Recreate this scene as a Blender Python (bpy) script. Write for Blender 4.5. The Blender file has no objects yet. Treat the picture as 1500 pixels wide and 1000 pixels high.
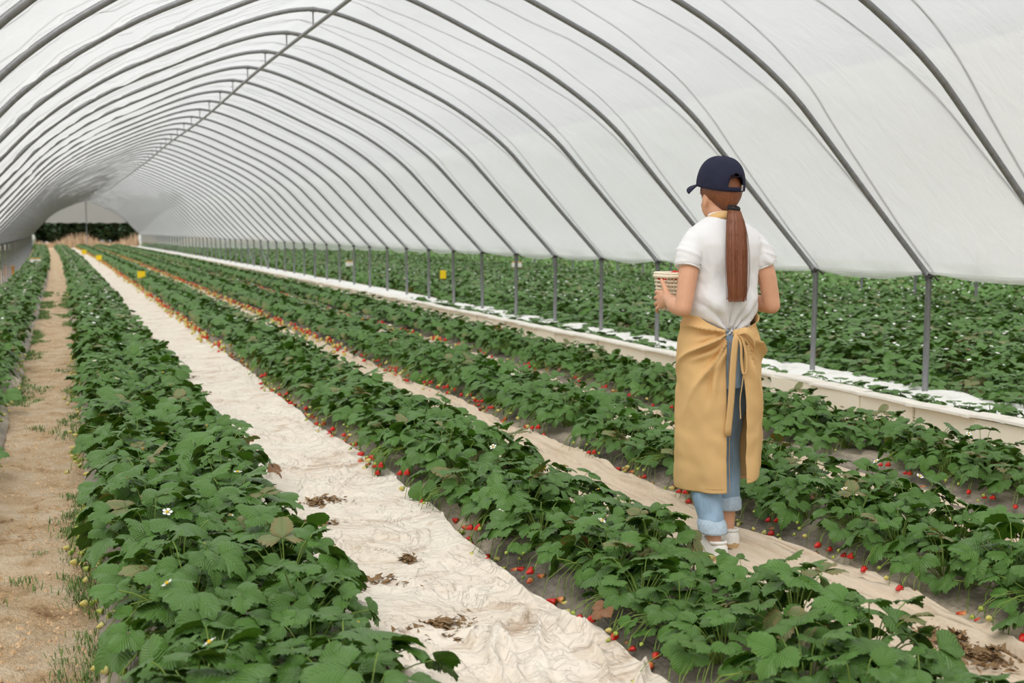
import bpy, bmesh, math, random
import numpy as np
from mathutils import Vector, Matrix, Euler

random.seed(7)
RNG = np.random.default_rng(7)
scene = bpy.context.scene
col = scene.collection
PI = math.pi

# ------------------------------------------------------------------ camera, world, exposure
FPX, CAMH = 1750.0, 1.40
YAW, PITCH = math.radians(20.525), math.radians(5.321)
cam_d = bpy.data.cameras.new('camera'); cam = bpy.data.objects.new('camera', cam_d); col.objects.link(cam)
cam.location = (0, 0, CAMH)
cam.rotation_euler = (PI / 2 - PITCH, 0, -YAW)
cam_d.sensor_width = 36; cam_d.lens = FPX * 36 / 1500
cam_d.clip_start = 0.05; cam_d.clip_end = 400
cam_d.dof.use_dof = True; cam_d.dof.focus_distance = 5.1; cam_d.dof.aperture_fstop = 3.8
scene.camera = cam
w = bpy.data.worlds.new('overcast'); scene.world = w; w.use_nodes = True
bgn = w.node_tree.nodes['Background']
_wn = w.node_tree
_tc = _wn.nodes.new('ShaderNodeTexCoord'); _sx = _wn.nodes.new('ShaderNodeSeparateXYZ'); _wn.links.new(_tc.outputs['Generated'], _sx.inputs[0])
_mr = _wn.nodes.new('ShaderNodeMapRange'); _wn.links.new(_sx.outputs[2], _mr.inputs[0])      # standard overcast sky: zenith three times the horizon
_mr.inputs['To Min'].default_value = .56; _mr.inputs['To Max'].default_value = .98
_wn.links.new(_mr.outputs[0], bgn.inputs[1]); bgn.inputs[0].default_value = (0.965, 0.985, 1.0, 1)
sun_d = bpy.data.lights.new('hazy_sun', 'SUN'); sun = bpy.data.objects.new('hazy_sun', sun_d); col.objects.link(sun)
sun_d.energy = 4.2; sun_d.angle = math.radians(40); sun_d.color = (1, .985, .95)
sun.rotation_euler = (math.radians(30), math.radians(-22), 0)
scene.view_settings.view_transform = 'Standard'; scene.view_settings.look = 'None'
scene.view_settings.exposure = -0.24; scene.view_settings.gamma = 1.0
scene.view_settings.use_curve_mapping = False

FW = np.array([math.sin(YAW) * math.cos(PITCH), math.cos(YAW) * math.cos(PITCH), -math.sin(PITCH)])
RT = np.array([math.cos(YAW), -math.sin(YAW), 0.0]); UP = np.cross(RT, FW); CC = np.array([0, 0, CAMH])
def ray(px, py): return FW + RT * (px - 750) / FPX - UP * (py - 500) / FPX
def on_z(px, py, z=0.0):
    d = ray(px, py); return CC + d * ((z - CAMH) / d[2])
def on_x(px, py, X):
    d = ray(px, py); return CC + d * (X / d[0])
def project(P):
    d = np.asarray(P, float) - CC; q = d @ FW
    return 750 + FPX * (d @ RT) / q, 500 - FPX * (d @ UP) / q, q

# ------------------------------------------------------------------ helpers
def lin(r, g, b):
    f = lambda c: (c / 255 / 12.92) if c / 255 <= .04045 else ((c / 255 + .055) / 1.055) ** 2.4
    return (f(r), f(g), f(b), 1)

def _hash(ix, iy, seed):
    h = (ix.astype(np.int64) * 374761393 + iy.astype(np.int64) * 668265263 + seed * 982451653) & 0x7fffffff
    h = ((h ^ (h >> 13)) * 1274126177) & 0x7fffffff
    h = ((h ^ (h >> 16)) * 668265263) & 0x7fffffff
    return ((h ^ (h >> 15)) & 0xffffff) / float(0xffffff)
def vn(x, y, seed=0):
    x = np.asarray(x, float); y = np.asarray(y, float)
    ix = np.floor(x); iy = np.floor(y); fx = x - ix; fy = y - iy
    fx = fx * fx * (3 - 2 * fx); fy = fy * fy * (3 - 2 * fy)
    a = _hash(ix, iy, seed); b = _hash(ix + 1, iy, seed); c = _hash(ix, iy + 1, seed); d = _hash(ix + 1, iy + 1, seed)
    return (a * (1 - fx) + b * fx) * (1 - fy) + (c * (1 - fx) + d * fx) * fy
def fbm(x, y, o=4, seed=0):
    s = 0; a = .5; t = 0
    for i in range(o):
        s = s + a * vn(x * 2 ** i, y * 2 ** i, seed + i * 17); t += a; a *= .5
    return s / t
def sstep(a, b, x):
    t = np.clip((np.asarray(x, float) - a) / (b - a), 0, 1); return t * t * (3 - 2 * t)
def veer(y): return -0.7 * np.clip((np.asarray(y, float) - 20) / 75, 0, 2) ** 2

class MB:
    """collects geometry of one mesh"""
    def __init__(s): s.v = []; s.f = []; s.m = []; s.uv = []
    def grid(s, P, mat=0, closed_u=False, closed_v=False, uv=None):
        # P array (nu, nv, 3)
        P = np.asarray(P, float); nu, nv = P.shape[:2]; b = len(s.v)
        s.v.extend(map(tuple, P.reshape(-1, 3)))
        for i in range(nu if closed_u else nu - 1):
            i2 = (i + 1) % nu
            for j in range(nv if closed_v else nv - 1):
                j2 = (j + 1) % nv
                s.f.append((b + i * nv + j, b + i2 * nv + j, b + i2 * nv + j2, b + i * nv + j2)); s.m.append(mat)
                if uv is not None: s.uv.append([tuple(uv[i][j]), tuple(uv[i2][j]), tuple(uv[i2][j2]), tuple(uv[i][j2])])
                else: s.uv.append(None)
        return b
    def poly(s, pts, mat=0):
        b = len(s.v); s.v.extend(tuple(p) for p in pts); s.f.append(tuple(range(b, b + len(pts)))); s.m.append(mat); s.uv.append(None)
    def faces(s, pts, fs, mat=0):
        b = len(s.v); s.v.extend(tuple(p) for p in pts)
        for f in fs: s.f.append(tuple(b + i for i in f)); s.m.append(mat); s.uv.append(None)
    def tube(s, path, rad, n=8, mat=0, caps=True, flat=1.0):
        path = np.asarray(path, float); k = len(path)
        rad = np.full(k, rad) if np.isscalar(rad) else np.asarray(rad, float)
        T = np.gradient(path, axis=0); T /= np.linalg.norm(T, axis=1)[:, None] + 1e-12
        up = np.array([0, 0, 1.0]) if abs(T[0, 2]) < .9 else np.array([1.0, 0, 0])
        N = np.cross(T[0], up); N /= np.linalg.norm(N); rings = []
        for i in range(k):
            N = N - T[i] * (N @ T[i]); N /= np.linalg.norm(N) + 1e-12
            B = np.cross(T[i], N)
            a = np.arange(n) * 2 * PI / n
            rings.append(path[i] + rad[i] * (np.cos(a)[:, None] * N + flat * np.sin(a)[:, None] * B))
        b = s.grid(np.array(rings), mat, closed_v=True)
        if caps:
            s.f.append(tuple(b + i for i in range(n))[::-1]); s.m.append(mat); s.uv.append(None)
            s.f.append(tuple(b + (k - 1) * n + i for i in range(n))); s.m.append(mat); s.uv.append(None)
    def loft(s, rings, mat=0, caps=True):
        rings = np.asarray(rings, float); k, n = rings.shape[:2]
        b = s.grid(rings, mat, closed_v=True)
        if caps:
            s.f.append(tuple(b + i for i in range(n))[::-1]); s.m.append(mat); s.uv.append(None)
            s.f.append(tuple(b + (k - 1) * n + i for i in range(n))); s.m.append(mat); s.uv.append(None)
    def box(s, c, h, mat=0, R=None, bev=0.0):
        bm = bmesh.new(); bmesh.ops.create_cube(bm, size=2)
        for v in bm.verts: v.co = Vector((v.co.x * h[0], v.co.y * h[1], v.co.z * h[2]))
        if bev: bmesh.ops.bevel(bm, geom=bm.edges[:], offset=bev, segments=1, affect='EDGES')
        bm.verts.index_update()
        pts = []
        for v in bm.verts:
            p = v.co.copy()
            if R is not None: p = R @ p
            pts.append((p.x + c[0], p.y + c[1], p.z + c[2]))
        s.faces(pts, [[v.index for v in f.verts] for f in bm.faces], mat); bm.free()
    def ball(s, c, r, n=12, m=8, mat=0, R=None):
        r = (r, r, r) if np.isscalar(r) else r
        P = []
        for i in range(m + 1):
            t = PI * (i + .02) / (m + .04); ring = []
            for j in range(n):
                a = 2 * PI * j / n
                p = Vector((r[0] * math.sin(t) * math.cos(a), r[1] * math.sin(t) * math.sin(a), r[2] * math.cos(t)))
                if R is not None: p = R @ p
                ring.append((p.x + c[0], p.y + c[1], p.z + c[2]))
            P.append(ring)
        s.loft(P[::-1], mat)
    def mesh(s, name, mats, smooth=True):
        me = bpy.data.meshes.new(name); me.from_pydata(s.v, [], s.f)
        for m in (mats if isinstance(mats, (list, tuple)) else [mats]): me.materials.append(m)
        me.polygons.foreach_set('material_index', s.m)
        if smooth: me.polygons.foreach_set('use_smooth', [True] * len(s.f))
        if any(u is not None for u in s.uv):
            l = me.uv_layers.new(name='UVMap'); out = []
            for f, u in zip(s.f, s.uv):
                for q in (u if u is not None else [(0, 0)] * len(f)): out += [q[0], q[1]]
            l.data.foreach_set('uv', out)
        me.update(); return me
    def build(s, name, mats, parent=None, smooth=True):
        return link(name, s.mesh(name, mats, smooth), parent)

def link(name, data, parent=None):
    o = bpy.data.objects.new(name, data); col.objects.link(o)
    if parent is not None: o.parent = parent
    return o
def tag(o, label=None, cat=None, group=None, kind=None):
    if label: o['label'] = label
    if cat: o['category'] = cat
    if group: o['group'] = group
    if kind: o['kind'] = kind
    return o
def empty(name, loc=(0, 0, 0), rz=0):
    o = link(name, None); o.location = loc; o.rotation_euler.z = rz; o.empty_display_size = .05; return o
def kids(o, cache={}):
    return list(o.children)
def copy_tree(o, tree, parent=None):
    """tree: {obj: [children]}; copies a thing with its parts and sub-parts"""
    c = o.copy(); col.objects.link(c); c.parent = parent
    for ch in tree.get(o, ()): copy_tree(ch, tree, c)
    return c
def baked(o, mods):
    """evaluate modifiers on a temporary object and return the mesh"""
    for t, kw in mods:
        m = o.modifiers.new(t, t)
        for k, v in kw.items(): setattr(m, k, v)
    dg = bpy.context.evaluated_depsgraph_get(); dg.update()
    me = bpy.data.meshes.new_from_object(o.evaluated_get(dg)); o.modifiers.clear()
    return me
def rz_m(a): return Matrix.Rotation(a, 3, 'Z')

# ------------------------------------------------------------------ materials
def new_mat(name):
    m = bpy.data.materials.new(name); m.use_nodes = True
    nt = m.node_tree; return m, nt, nt.nodes['Principled BSDF'], nt.nodes['Material Output']
def N(nt, t, **kw):
    n = nt.nodes.new(t)
    for k, v in kw.items(): setattr(n, k, v)
    return n
def noise(nt, scale, detail=4, rough=.6, vec=None, stretch=None, coord='Object', dist=0.0):
    tc = N(nt, 'ShaderNodeTexCoord'); src = tc.outputs[coord]
    if stretch:
        mp = N(nt, 'ShaderNodeMapping'); mp.inputs['Scale'].default_value = stretch
        nt.links.new(src, mp.inputs[0]); src = mp.outputs[0]
    n = N(nt, 'ShaderNodeTexNoise'); n.inputs['Scale'].default_value = scale
    n.inputs['Detail'].default_value = detail; n.inputs['Roughness'].default_value = rough; n.inputs['Distortion'].default_value = dist
    nt.links.new(src, n.inputs['Vector']); return n.outputs['Fac']
def ramp(nt, fac, stops):
    r = N(nt, 'ShaderNodeValToRGB'); e = r.color_ramp.elements
    while len(e) < len(stops): e.new(.5)
    for q, (p, c) in zip(e, stops): q.position = p; q.color = c
    nt.links.new(fac, r.inputs[0]); return r.outputs[0]
def mixc(nt, fac, a, b, mode='MIX'):
    n = N(nt, 'ShaderNodeMix', data_type='RGBA', blend_type=mode)
    for s, v in ((n.inputs[0], fac), (n.inputs[6], a), (n.inputs[7], b)):
        if hasattr(v, 'links'): nt.links.new(v, s)
        else: s.default_value = v
    return n.outputs[2]
def bump(nt, bsdf, h, strength=.3, dist=.01):
    b = N(nt, 'ShaderNodeBump'); b.inputs['Strength'].default_value = strength; b.inputs['Distance'].default_value = dist
    nt.links.new(h, b.inputs['Height']); nt.links.new(b.outputs[0], bsdf.inputs['Normal']); return b
def math_n(nt, op, a, b=None, c=None):
    n = N(nt, 'ShaderNodeMath', operation=op)
    for i, v in enumerate((a, b, c)):
        if v is None: continue
        if hasattr(v, 'links'): nt.links.new(v, n.inputs[i])
        else: n.inputs[i].default_value = v
    return n.outputs[0]
def simple(name, c, rough=.6, var=.12, scale=8, metal=0, bstr=0, bscale=60, spec=.5, stretch=None, coord='Object'):
    m, nt, b, o = new_mat(name)
    d = tuple(x * (1 - var) for x in c[:3]) + (1,); l = tuple(min(1, x * (1 + var)) for x in c[:3]) + (1,)
    nt.links.new(ramp(nt, noise(nt, scale, stretch=stretch, coord=coord), [(.3, d), (.7, l)]), b.inputs['Base Color'])
    b.inputs['Roughness'].default_value = rough; b.inputs['Metallic'].default_value = metal
    b.inputs['Specular IOR Level'].default_value = spec
    if bstr: bump(nt, b, noise(nt, bscale, stretch=stretch, coord=coord), bstr, .005)
    return m

def leaf_material(name, dark, light, under, edge=None):
    m, nt, b, o = new_mat(name)
    tc = N(nt, 'ShaderNodeTexCoord'); sep = N(nt, 'ShaderNodeSeparateXYZ'); nt.links.new(tc.outputs['UV'], sep.inputs[0])
    au = math_n(nt, 'ABSOLUTE', math_n(nt, 'SUBTRACT', sep.outputs[0], .5))
    ph = math_n(nt, 'SUBTRACT', math_n(nt, 'MULTIPLY', sep.outputs[1], 8.0), math_n(nt, 'MULTIPLY', au, 6.5))
    tri = math_n(nt, 'PINGPONG', ph, .5)                       # 0 on the side veins
    side = math_n(nt, 'SUBTRACT', 1.0, math_n(nt, 'MULTIPLY', tri, 6.0)); side = math_n(nt, 'MAXIMUM', side, 0.0)
    mid = math_n(nt, 'MAXIMUM', math_n(nt, 'SUBTRACT', 1.0, math_n(nt, 'MULTIPLY', au, 26.0)), 0.0)
    vein = math_n(nt, 'MAXIMUM', math_n(nt, 'MULTIPLY', side, .45), mid)
    oi = N(nt, 'ShaderNodeObjectInfo')
    nz = noise(nt, 22, 3)
    f = math_n(nt, 'ADD', math_n(nt, 'MULTIPLY', oi.outputs['Random'], .6), math_n(nt, 'MULTIPLY', nz, .5))
    c = ramp(nt, f, [(.2, dark), (.85, light)])
    c = mixc(nt, math_n(nt, 'MULTIPLY', vein, .35), c, tuple(min(1, x * 2.0 + .02) for x in light[:3]) + (1,))
    if edge:
        rad = math_n(nt, 'ADD', au, math_n(nt, 'MULTIPLY', nz, .45))
        c = mixc(nt, ramp(nt, rad, [(.42, (0, 0, 0, 1)), (.62, (1, 1, 1, 1))]), c, edge)
    geo = N(nt, 'ShaderNodeNewGeometry')
    c = mixc(nt, math_n(nt, 'MULTIPLY', geo.outputs['Backfacing'], .75), c, under)
    nt.links.new(c, b.inputs['Base Color']); b.inputs['Roughness'].default_value = .34
    b.inputs['Specular IOR Level'].default_value = .45
    h = math_n(nt, 'SUBTRACT', math_n(nt, 'MULTIPLY', tri, 1.6), mid)
    bump(nt, b, h, .6, .004)
    tr = N(nt, 'ShaderNodeBsdfTranslucent'); mx = N(nt, 'ShaderNodeMixShader'); mx.inputs[0].default_value = .14
    tcol = mixc(nt, .5, c, (.25, .42, .03, 1)); nt.links.new(tcol, tr.inputs[0])
    nt.links.new(b.outputs[0], mx.inputs[1]); nt.links.new(tr.outputs[0], mx.inputs[2]); nt.links.new(mx.outputs[0], o.inputs[0])
    return m
M = {}
M['leaf'] = leaf_material('leaf', lin(10, 42, 8), lin(76, 128, 36), lin(96, 134, 62))
M['leaf_old'] = leaf_material('leaf_old', lin(64, 98, 44), lin(110, 130, 62), lin(134, 140, 92), lin(158, 96, 62))
M['leaf_dry'] = leaf_material('leaf_dry', lin(140, 82, 50), lin(176, 116, 74), lin(150, 110, 80))
M['stem'] = simple('stem', lin(126, 152, 62), .5, .2)
def berry(name, a, b_):
    m, nt, b, o = new_mat(name)
    tc = N(nt, 'ShaderNodeTexCoord'); sep = N(nt, 'ShaderNodeSeparateXYZ'); nt.links.new(tc.outputs['Generated'], sep.inputs[0])
    f = math_n(nt, 'ADD', sep.outputs[2], math_n(nt, 'MULTIPLY', math_n(nt, 'SUBTRACT', noise(nt, 40, 2), .5), .6))
    c = ramp(nt, f, [(.25, a), (.8, b_)])
    vo = N(nt, 'ShaderNodeTexVoronoi'); vo.inputs['Scale'].default_value = 190; nt.links.new(tc.outputs['Object'], vo.inputs['Vector'])
    seed = ramp(nt, vo.outputs['Distance'], [(.12, (1, 1, 1, 1)), (.26, (0, 0, 0, 1))])
    c = mixc(nt, math_n(nt, 'MULTIPLY', seed, .6), c, lin(214, 170, 70)); nt.links.new(c, b.inputs['Base Color'])
    b.inputs['Roughness'].default_value = .28; bump(nt, b, vo.outputs['Distance'], .5, .002); return m
M['red'] = berry('berry_red', lin(206, 24, 18), lin(196, 20, 20))
M['orange'] = berry('berry_turning', lin(214, 60, 28), lin(226, 160, 96))
M['pale'] = berry('berry_pale', lin(212, 196, 104), lin(206, 200, 130))
M['green'] = berry('berry_green', lin(150, 170, 62), lin(178, 188, 84))
M['petal'] = simple('petal', lin(244, 244, 238), .5, .02); M['pollen'] = simple('pollen', lin(222, 186, 40), .6)
M['steel'] = simple('galvanised_steel', lin(128, 129, 130), .42, .14, 30, metal=.35, spec=.6)
M['steel_dark'] = simple('hook_steel', lin(70, 68, 66), .5, .2, 30, metal=.5)
M['rope'] = simple('black_rope', lin(40, 40, 40), .8)

# translucent greenhouse film
m, nt, b, o = new_mat('tunnel_film')
cf = ramp(nt, noise(nt, .9, 6, .62, stretch=(1, .55, 1.0)), [(.3, (.84, .85, .85, 1)), (.7, (.91, .92, .92, 1))])
tr = N(nt, 'ShaderNodeBsdfTranslucent'); nt.links.new(cf, tr.inputs[0])
b.inputs['Base Color'].default_value = (.8, .8, .8, 1); b.inputs['Roughness'].default_value = .3; b.inputs['Specular IOR Level'].default_value = .5
mx = N(nt, 'ShaderNodeMixShader'); mx.inputs[0].default_value = .72
nt.links.new(b.outputs[0], mx.inputs[1]); nt.links.new(tr.outputs[0], mx.inputs[2])
tp = N(nt, 'ShaderNodeBsdfTransparent'); mx2 = N(nt, 'ShaderNodeMixShader'); mx2.inputs[0].default_value = .36
nt.links.new(mx.outputs[0], mx2.inputs[1]); nt.links.new(tp.outputs[0], mx2.inputs[2]); nt.links.new(mx2.outputs[0], o.inputs[0])
bm_ = N(nt, 'ShaderNodeBump'); bm_.inputs['Strength'].default_value = .55; bm_.inputs['Distance'].default_value = .03
nt.links.new(noise(nt, 5.0, 5, .6, stretch=(.45, 1.0, .45), dist=.6), bm_.inputs['Height'])
nt.links.new(bm_.outputs[0], b.inputs['Normal']); nt.links.new(bm_.outputs[0], tr.inputs['Normal'])
M['film'] = m

def ground_mat(name, stops, scale, bs, fine=90, rough=.9, stretch=None, bd=.01):
    m, nt, b, o = new_mat(name)
    a = noise(nt, scale, 8, .65, stretch=stretch); f = noise(nt, fine, 4, .7)
    fac = math_n(nt, 'ADD', math_n(nt, 'MULTIPLY', a, .75), math_n(nt, 'MULTIPLY', f, .25))
    nt.links.new(ramp(nt, fac, stops), b.inputs['Base Color']); b.inputs['Roughness'].default_value = rough
    b.inputs['Specular IOR Level'].default_value = .2
    bump(nt, b, math_n(nt, 'ADD', f, math_n(nt, 'MULTIPLY', a, .8)), bs, bd); return m
M['soil'] = ground_mat('sandy_soil', [(.32, lin(158, 120, 84)), (.43, lin(224, 190, 148)), (.58, lin(246, 222, 190))], 5.0, 1.0, 45, bd=.05)
M['clod'] = ground_mat('soil_clod', [(.3, lin(164, 128, 92)), (.5, lin(212, 178, 138)), (.7, lin(234, 208, 174))], 3.0, .6, 60)
M['mulch'] = ground_mat('dusty_black_film', [(.36, lin(92, 86, 79)), (.5, lin(146, 136, 122)), (.64, lin(208, 192, 168))], 3.0, .5, 40, .55, (1, .35, 1))
M['cloth'] = ground_mat('cream_cloth', [(.27, lin(176, 146, 114)), (.40, lin(232, 219, 202)), (.7, lin(243, 235, 223))], 3.0, .4, 60, .85)
M['cloth_tan'] = ground_mat('tan_cloth', [(.25, lin(178, 152, 124)), (.45, lin(214, 196, 172)), (.7, lin(224, 208, 188))], 2.5, .3, 60, .8, (1, .25, 1))
M['liner'] = ground_mat('white_liner', [(.3, lin(204, 202, 192)), (.5, lin(236, 235, 230)), (.7, lin(244, 243, 240))], 4, .4, 40, .6)
M['board'] = ground_mat('cream_board', [(.28, lin(222, 208, 178)), (.42, lin(247, 240, 222)), (.7, lin(250, 246, 232))], 2.5, .2, 50, .7)
M['coping'] = ground_mat('white_coping', [(.3, lin(196, 186, 170)), (.45, lin(232, 226, 214)), (.7, lin(242, 239, 232))], 5, .3, 60, .7)
M['litter'] = simple('dry_litter', lin(138, 110, 76), .9, .45, 60)
M['straw'] = simple('dry_straw', lin(178, 154, 126), .9, .3, 3)
M['grass'] = simple('grass', lin(92, 124, 48), .6, .3, 5)

def crease(mat, scale, stretch, strength, dist, warp=1.2, cross=.5):
    nt = mat.node_tree; b = nt.nodes['Principled BSDF']; old = b.inputs['Normal'].links[0].from_socket
    n1 = math_n(nt, 'POWER', math_n(nt, 'ABSOLUTE', math_n(nt, 'SUBTRACT', noise(nt, scale, 3, .55, stretch=stretch, dist=warp), .5)), .55)
    n2 = math_n(nt, 'POWER', math_n(nt, 'ABSOLUTE', math_n(nt, 'SUBTRACT', noise(nt, scale * 2.3, 3, .55, stretch=(stretch[1], stretch[0], 1), dist=warp), .5)), .55)
    h = math_n(nt, 'ADD', n1, math_n(nt, 'MULTIPLY', n2, cross))
    bp = N(nt, 'ShaderNodeBump'); bp.inputs['Strength'].default_value = strength; bp.inputs['Distance'].default_value = dist
    nt.links.new(h, bp.inputs['Height']); nt.links.new(old, bp.inputs['Normal']); nt.links.new(bp.outputs[0], b.inputs['Normal'])
nt = M['cloth'].node_tree; b = nt.nodes['Principled BSDF']; src = b.inputs['Base Color'].links[0].from_socket      # mud stains on the cloth
st1 = ramp(nt, noise(nt, 2.6, 7, .68, stretch=(.7, 1.5, 1), dist=.8), [(.56, (0, 0, 0, 1)), (.70, (.75, .75, .75, 1))])
nt.links.new(mixc(nt, st1, src, lin(168, 132, 96)), b.inputs['Base Color'])
crease(M['cloth'], 3.2, (1.3, .8, 1), .75, .05); crease(M['cloth_tan'], 7, (1, .07, 1), .8, .03, .25, 0.0); crease(M['mulch'], 8, (1, .2, 1), .6, .02, .6)

# ------------------------------------------------------------------ ground
XR, XL, XC = 6.2, -1.45, 2.375
Y0, SP = 7.46, 1.49
KEND = 59; YEND = Y0 + SP * KEND
BEDS = [-.84, .50, 1.99, 3.25, 4.46]
BHALF = [.42, .42, .40, .40, .42]
def spaced(edges):
    out = []
    for a, b, d in edges: out += list(np.arange(a, b - 1e-6, d))
    out.append(edges[-1][1]); return np.array(out)
xs = spaced([(-16, -2, 1.0), (-2, 6.6, .06), (6.6, 34, 1.2)])
ys = spaced([(-14, 1.5, .5), (1.5, 9, .06), (9, 24, .3), (24, 150, 3)])
X, Y = np.meshgrid(xs, ys, indexing='ij')
Z = (fbm(X * 2.2, Y * 2.2, 5, 3) - .5) * .10 * sstep(-2, -.6, X) * (1 - sstep(5.5, 6.5, X)) + (vn(X * 9, Y * 9, 8) - .5) * .018 + (vn(X * 17, Y * 17, 18) - .5) * .014
Z += -.02 * np.exp(-((X + .15) / .2) ** 2) - .012
mb = MB(); mb.grid(np.stack([X + veer(Y), Y, Z], -1))
tag(mb.build('floor', M['soil']), 'sandy soil floor of the tunnel with the bare footpath', None, None, 'structure')

bed_names = ['bed beside the left row of posts', 'bed between the soil path and the cream cloth', 'bed right of the wide cream cloth',
             'bed right of the woman\'s tan walkway', 'bed in front of the cream board edging']
def bed_z(bi, x, y):
    t = np.clip(np.abs(np.asarray(x, float) - BEDS[bi]) / BHALF[bi], 0, 1)
    return .095 * (1 - t ** 2.4)
for bi in range(5):
    xs = np.linspace(BEDS[bi] - BHALF[bi], BEDS[bi] + BHALF[bi], 26)
    ys = spaced([(-2, 1.5, .5), (1.5, 10, .05), (10, 30, .3), (30, YEND + 4, 3)])
    X, Y = np.meshgrid(xs, ys, indexing='ij')
    wob = (fbm(Y * .8, Y * 0 + bi, 3, 5) - .5) * .06
    e = np.abs(X - BEDS[bi]) / BHALF[bi]
    Z = bed_z(bi, X, Y) + (1 - np.abs(2 * fbm(X * 5, Y * 2.0, 4, 40 + bi) - 1)) ** 4 * .018 + (fbm(X * 9, Y * 9, 3, 50) - .5) * .012 - .006 * (e > .99) - .012 * e ** 6
    mb = MB(); mb.grid(np.stack([X + wob * e + veer(Y), Y, Z + .012], -1))
    tag(mb.build('mulch_film', M['mulch']), 'dusty black mulch film over the ' + bed_names[bi], 'mulch film', 'mulch films over the beds')

def cloth(name, x0, x1, mat, label, seed, style, lift=.02):
    nx = 90
    ys = spaced([(1.2, 6.5, .016), (6.5, 13, .045), (13, 30, .25), (30, YEND + 3, 2.5)])
    t = np.linspace(0, 1, nx)
    T, Y = np.meshgrid(t, ys, indexing='ij')
    eL = (fbm(Y * 1.1, Y * 0 + 2, 4, seed) - .5) * .13; eR = (fbm(Y * 1.1, Y * 0 + 9, 4, seed + 1) - .5) * .13
    X = (x0 + eL) * (1 - T) + (x1 + eR) * T
    wx = fbm(X * 1.7, Y * 1.1, 3, seed + 2) * 1.6; wy = fbm(X * 1.7 + 7, Y * 1.1, 3, seed + 3) * 1.6
    if style == 'rumpled':
        r1 = np.abs(2 * fbm(X * 3.4 + wx * 2.2 + Y * .7, Y * .9 + wy, 2, seed + 4) - 1)
        r2 = np.abs(2 * fbm(X * 1.6 + wx * 1.4, Y * 2.6 + wy * 2.0, 2, seed + 5) - 1)
        r3 = np.abs(2 * fbm(X * 7 + wx * 4 - Y * 2.5, Y * 4.5 + wy * 3, 2, seed + 8) - 1)
        amp = .35 + .9 * fbm(X * 1.2, Y * .9, 2, seed + 6)
        near = 1 - sstep(3.2, 4.2, Y)
        fr_ = random.Random(seed * 3); folds = np.zeros_like(X)
        for i in range(150):
            big = i < 44
            yc = fr_.uniform(1.9, 3.7) if big else fr_.uniform(2.5, 9.5); xc = fr_.uniform(x0 + .05, x1 - .03)
            an_ = fr_.gauss(PI / 2 + .25, .45) if not big else fr_.uniform(0, PI); ln = fr_.uniform(.10, .28) if big else fr_.uniform(.12, .5)
            wd = fr_.uniform(.014, .03) if big else fr_.uniform(.008, .016); ht = fr_.uniform(.026, .058) if big else fr_.uniform(.008, .022)
            dx_, dy_ = X - xc, Y - yc; al = dx_ * math.cos(an_) + dy_ * math.sin(an_); ac = -dx_ * math.sin(an_) + dy_ * math.cos(an_)
            ac = ac + .035 * np.sin(al / ln * 2.2 + i) * (al / ln)
            folds = np.maximum(folds, ht * np.exp(-(ac / wd) ** 2) * (1 - sstep(.5, 1, np.abs(al) / ln)))
        Z = (np.sqrt(r1) * .022 + np.sqrt(r2) * .018 + np.sqrt(r3) * (.008 + .022 * near)) * amp * (1 + .5 * near) + folds + (fbm(X * 3.5, Y * 3.0, 3, seed + 7) - .5) * .02
    else:
        r1 = (1 - np.abs(2 * fbm(X * 9 + wx * 1.2, Y * .45, 4, seed + 4) - 1)) ** 5
        edge = .25 + 1.6 * sstep(.72, .92, T) + .6 * (1 - sstep(.0, .15, T))
        Z = r1 * .022 * edge + (1 - np.abs(2 * fbm(X * 16 + wx, Y * .6, 3, seed + 8) - 1)) ** 8 * .012 * (.5 + edge) + (fbm(X * 3, Y * 1.2, 3, seed + 7) - .5) * .015
    Z += lift * (np.abs(2 * T - 1) ** 3) + .022
    mb = MB(); mb.grid(np.stack([X + veer(Y), Y, Z], -1))
    return tag(mb.build(name, mat), label, 'ground cloth')
cloth('ground_cloth', .84, 1.61, M['cloth'], 'wide rumpled cream cloth laid in the furrow left of centre', 11, 'rumpled', .03)
cloth('ground_cloth', 2.20, 2.86, M['cloth_tan'], 'flat tan cloth with long creases that the woman walks on', 23, 'creased')
cloth('ground_cloth', 3.52, 4.14, M['cloth_tan'], 'narrow pale cloth in the furrow right of the woman', 37, 'creased')

# ------------------------------------------------------------------ cream board edging and gutter on the right
edge = empty('board_edging', (5.44, 2.0, 0))
tag(edge, 'low edging of cream boards with white coping planks along the right', 'edging')
pm = MB(); pm.box((0, 0, .10), (.014, .287, .115), bev=.004); pmesh = pm.mesh('panel', M['board'], False)
cm = MB()
P = []
for i in range(7):
    y = -.30 + .6 * i / 6; s_ = .006 * math.sin(i / 6 * PI)
    P.append([(-.045, y, .0 + s_), (-.04, y, .016 + s_), (.085, y, .022 + s_), (.085, y, .004 + s_)])
cm.loft(P); cmesh = cm.mesh('coping_plank', M['coping'], False)
rr = random.Random(5)
for i in range(int((YEND + 2 - 2.0) / .58)):
    y = .29 + i * .58
    p = link('panel', pmesh, edge); p.location = (float(veer(y + 2)) + rr.uniform(-.012, .012), y, rr.uniform(-.015, .008))
    p.rotation_euler = (rr.uniform(-.01, .01), rr.uniform(-.06, .06), rr.uniform(-.02, .02))
    c = link('coping_plank', cmesh, edge); c.location = (float(veer(y + 2)) + rr.uniform(-.01, .01), y + rr.uniform(-.02, .02), .205 + rr.uniform(-.006, .006))
    c.rotation_euler = (rr.uniform(-.014, .014), rr.uniform(-.05, .03), rr.uniform(-.025, .025))
ys = spaced([(2, 20, .08), (20, YEND + 2, 1.5)]); xs = np.linspace(5.46, 6.75, 24)
X, Y = np.meshgrid(xs, ys, indexing='ij')
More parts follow.
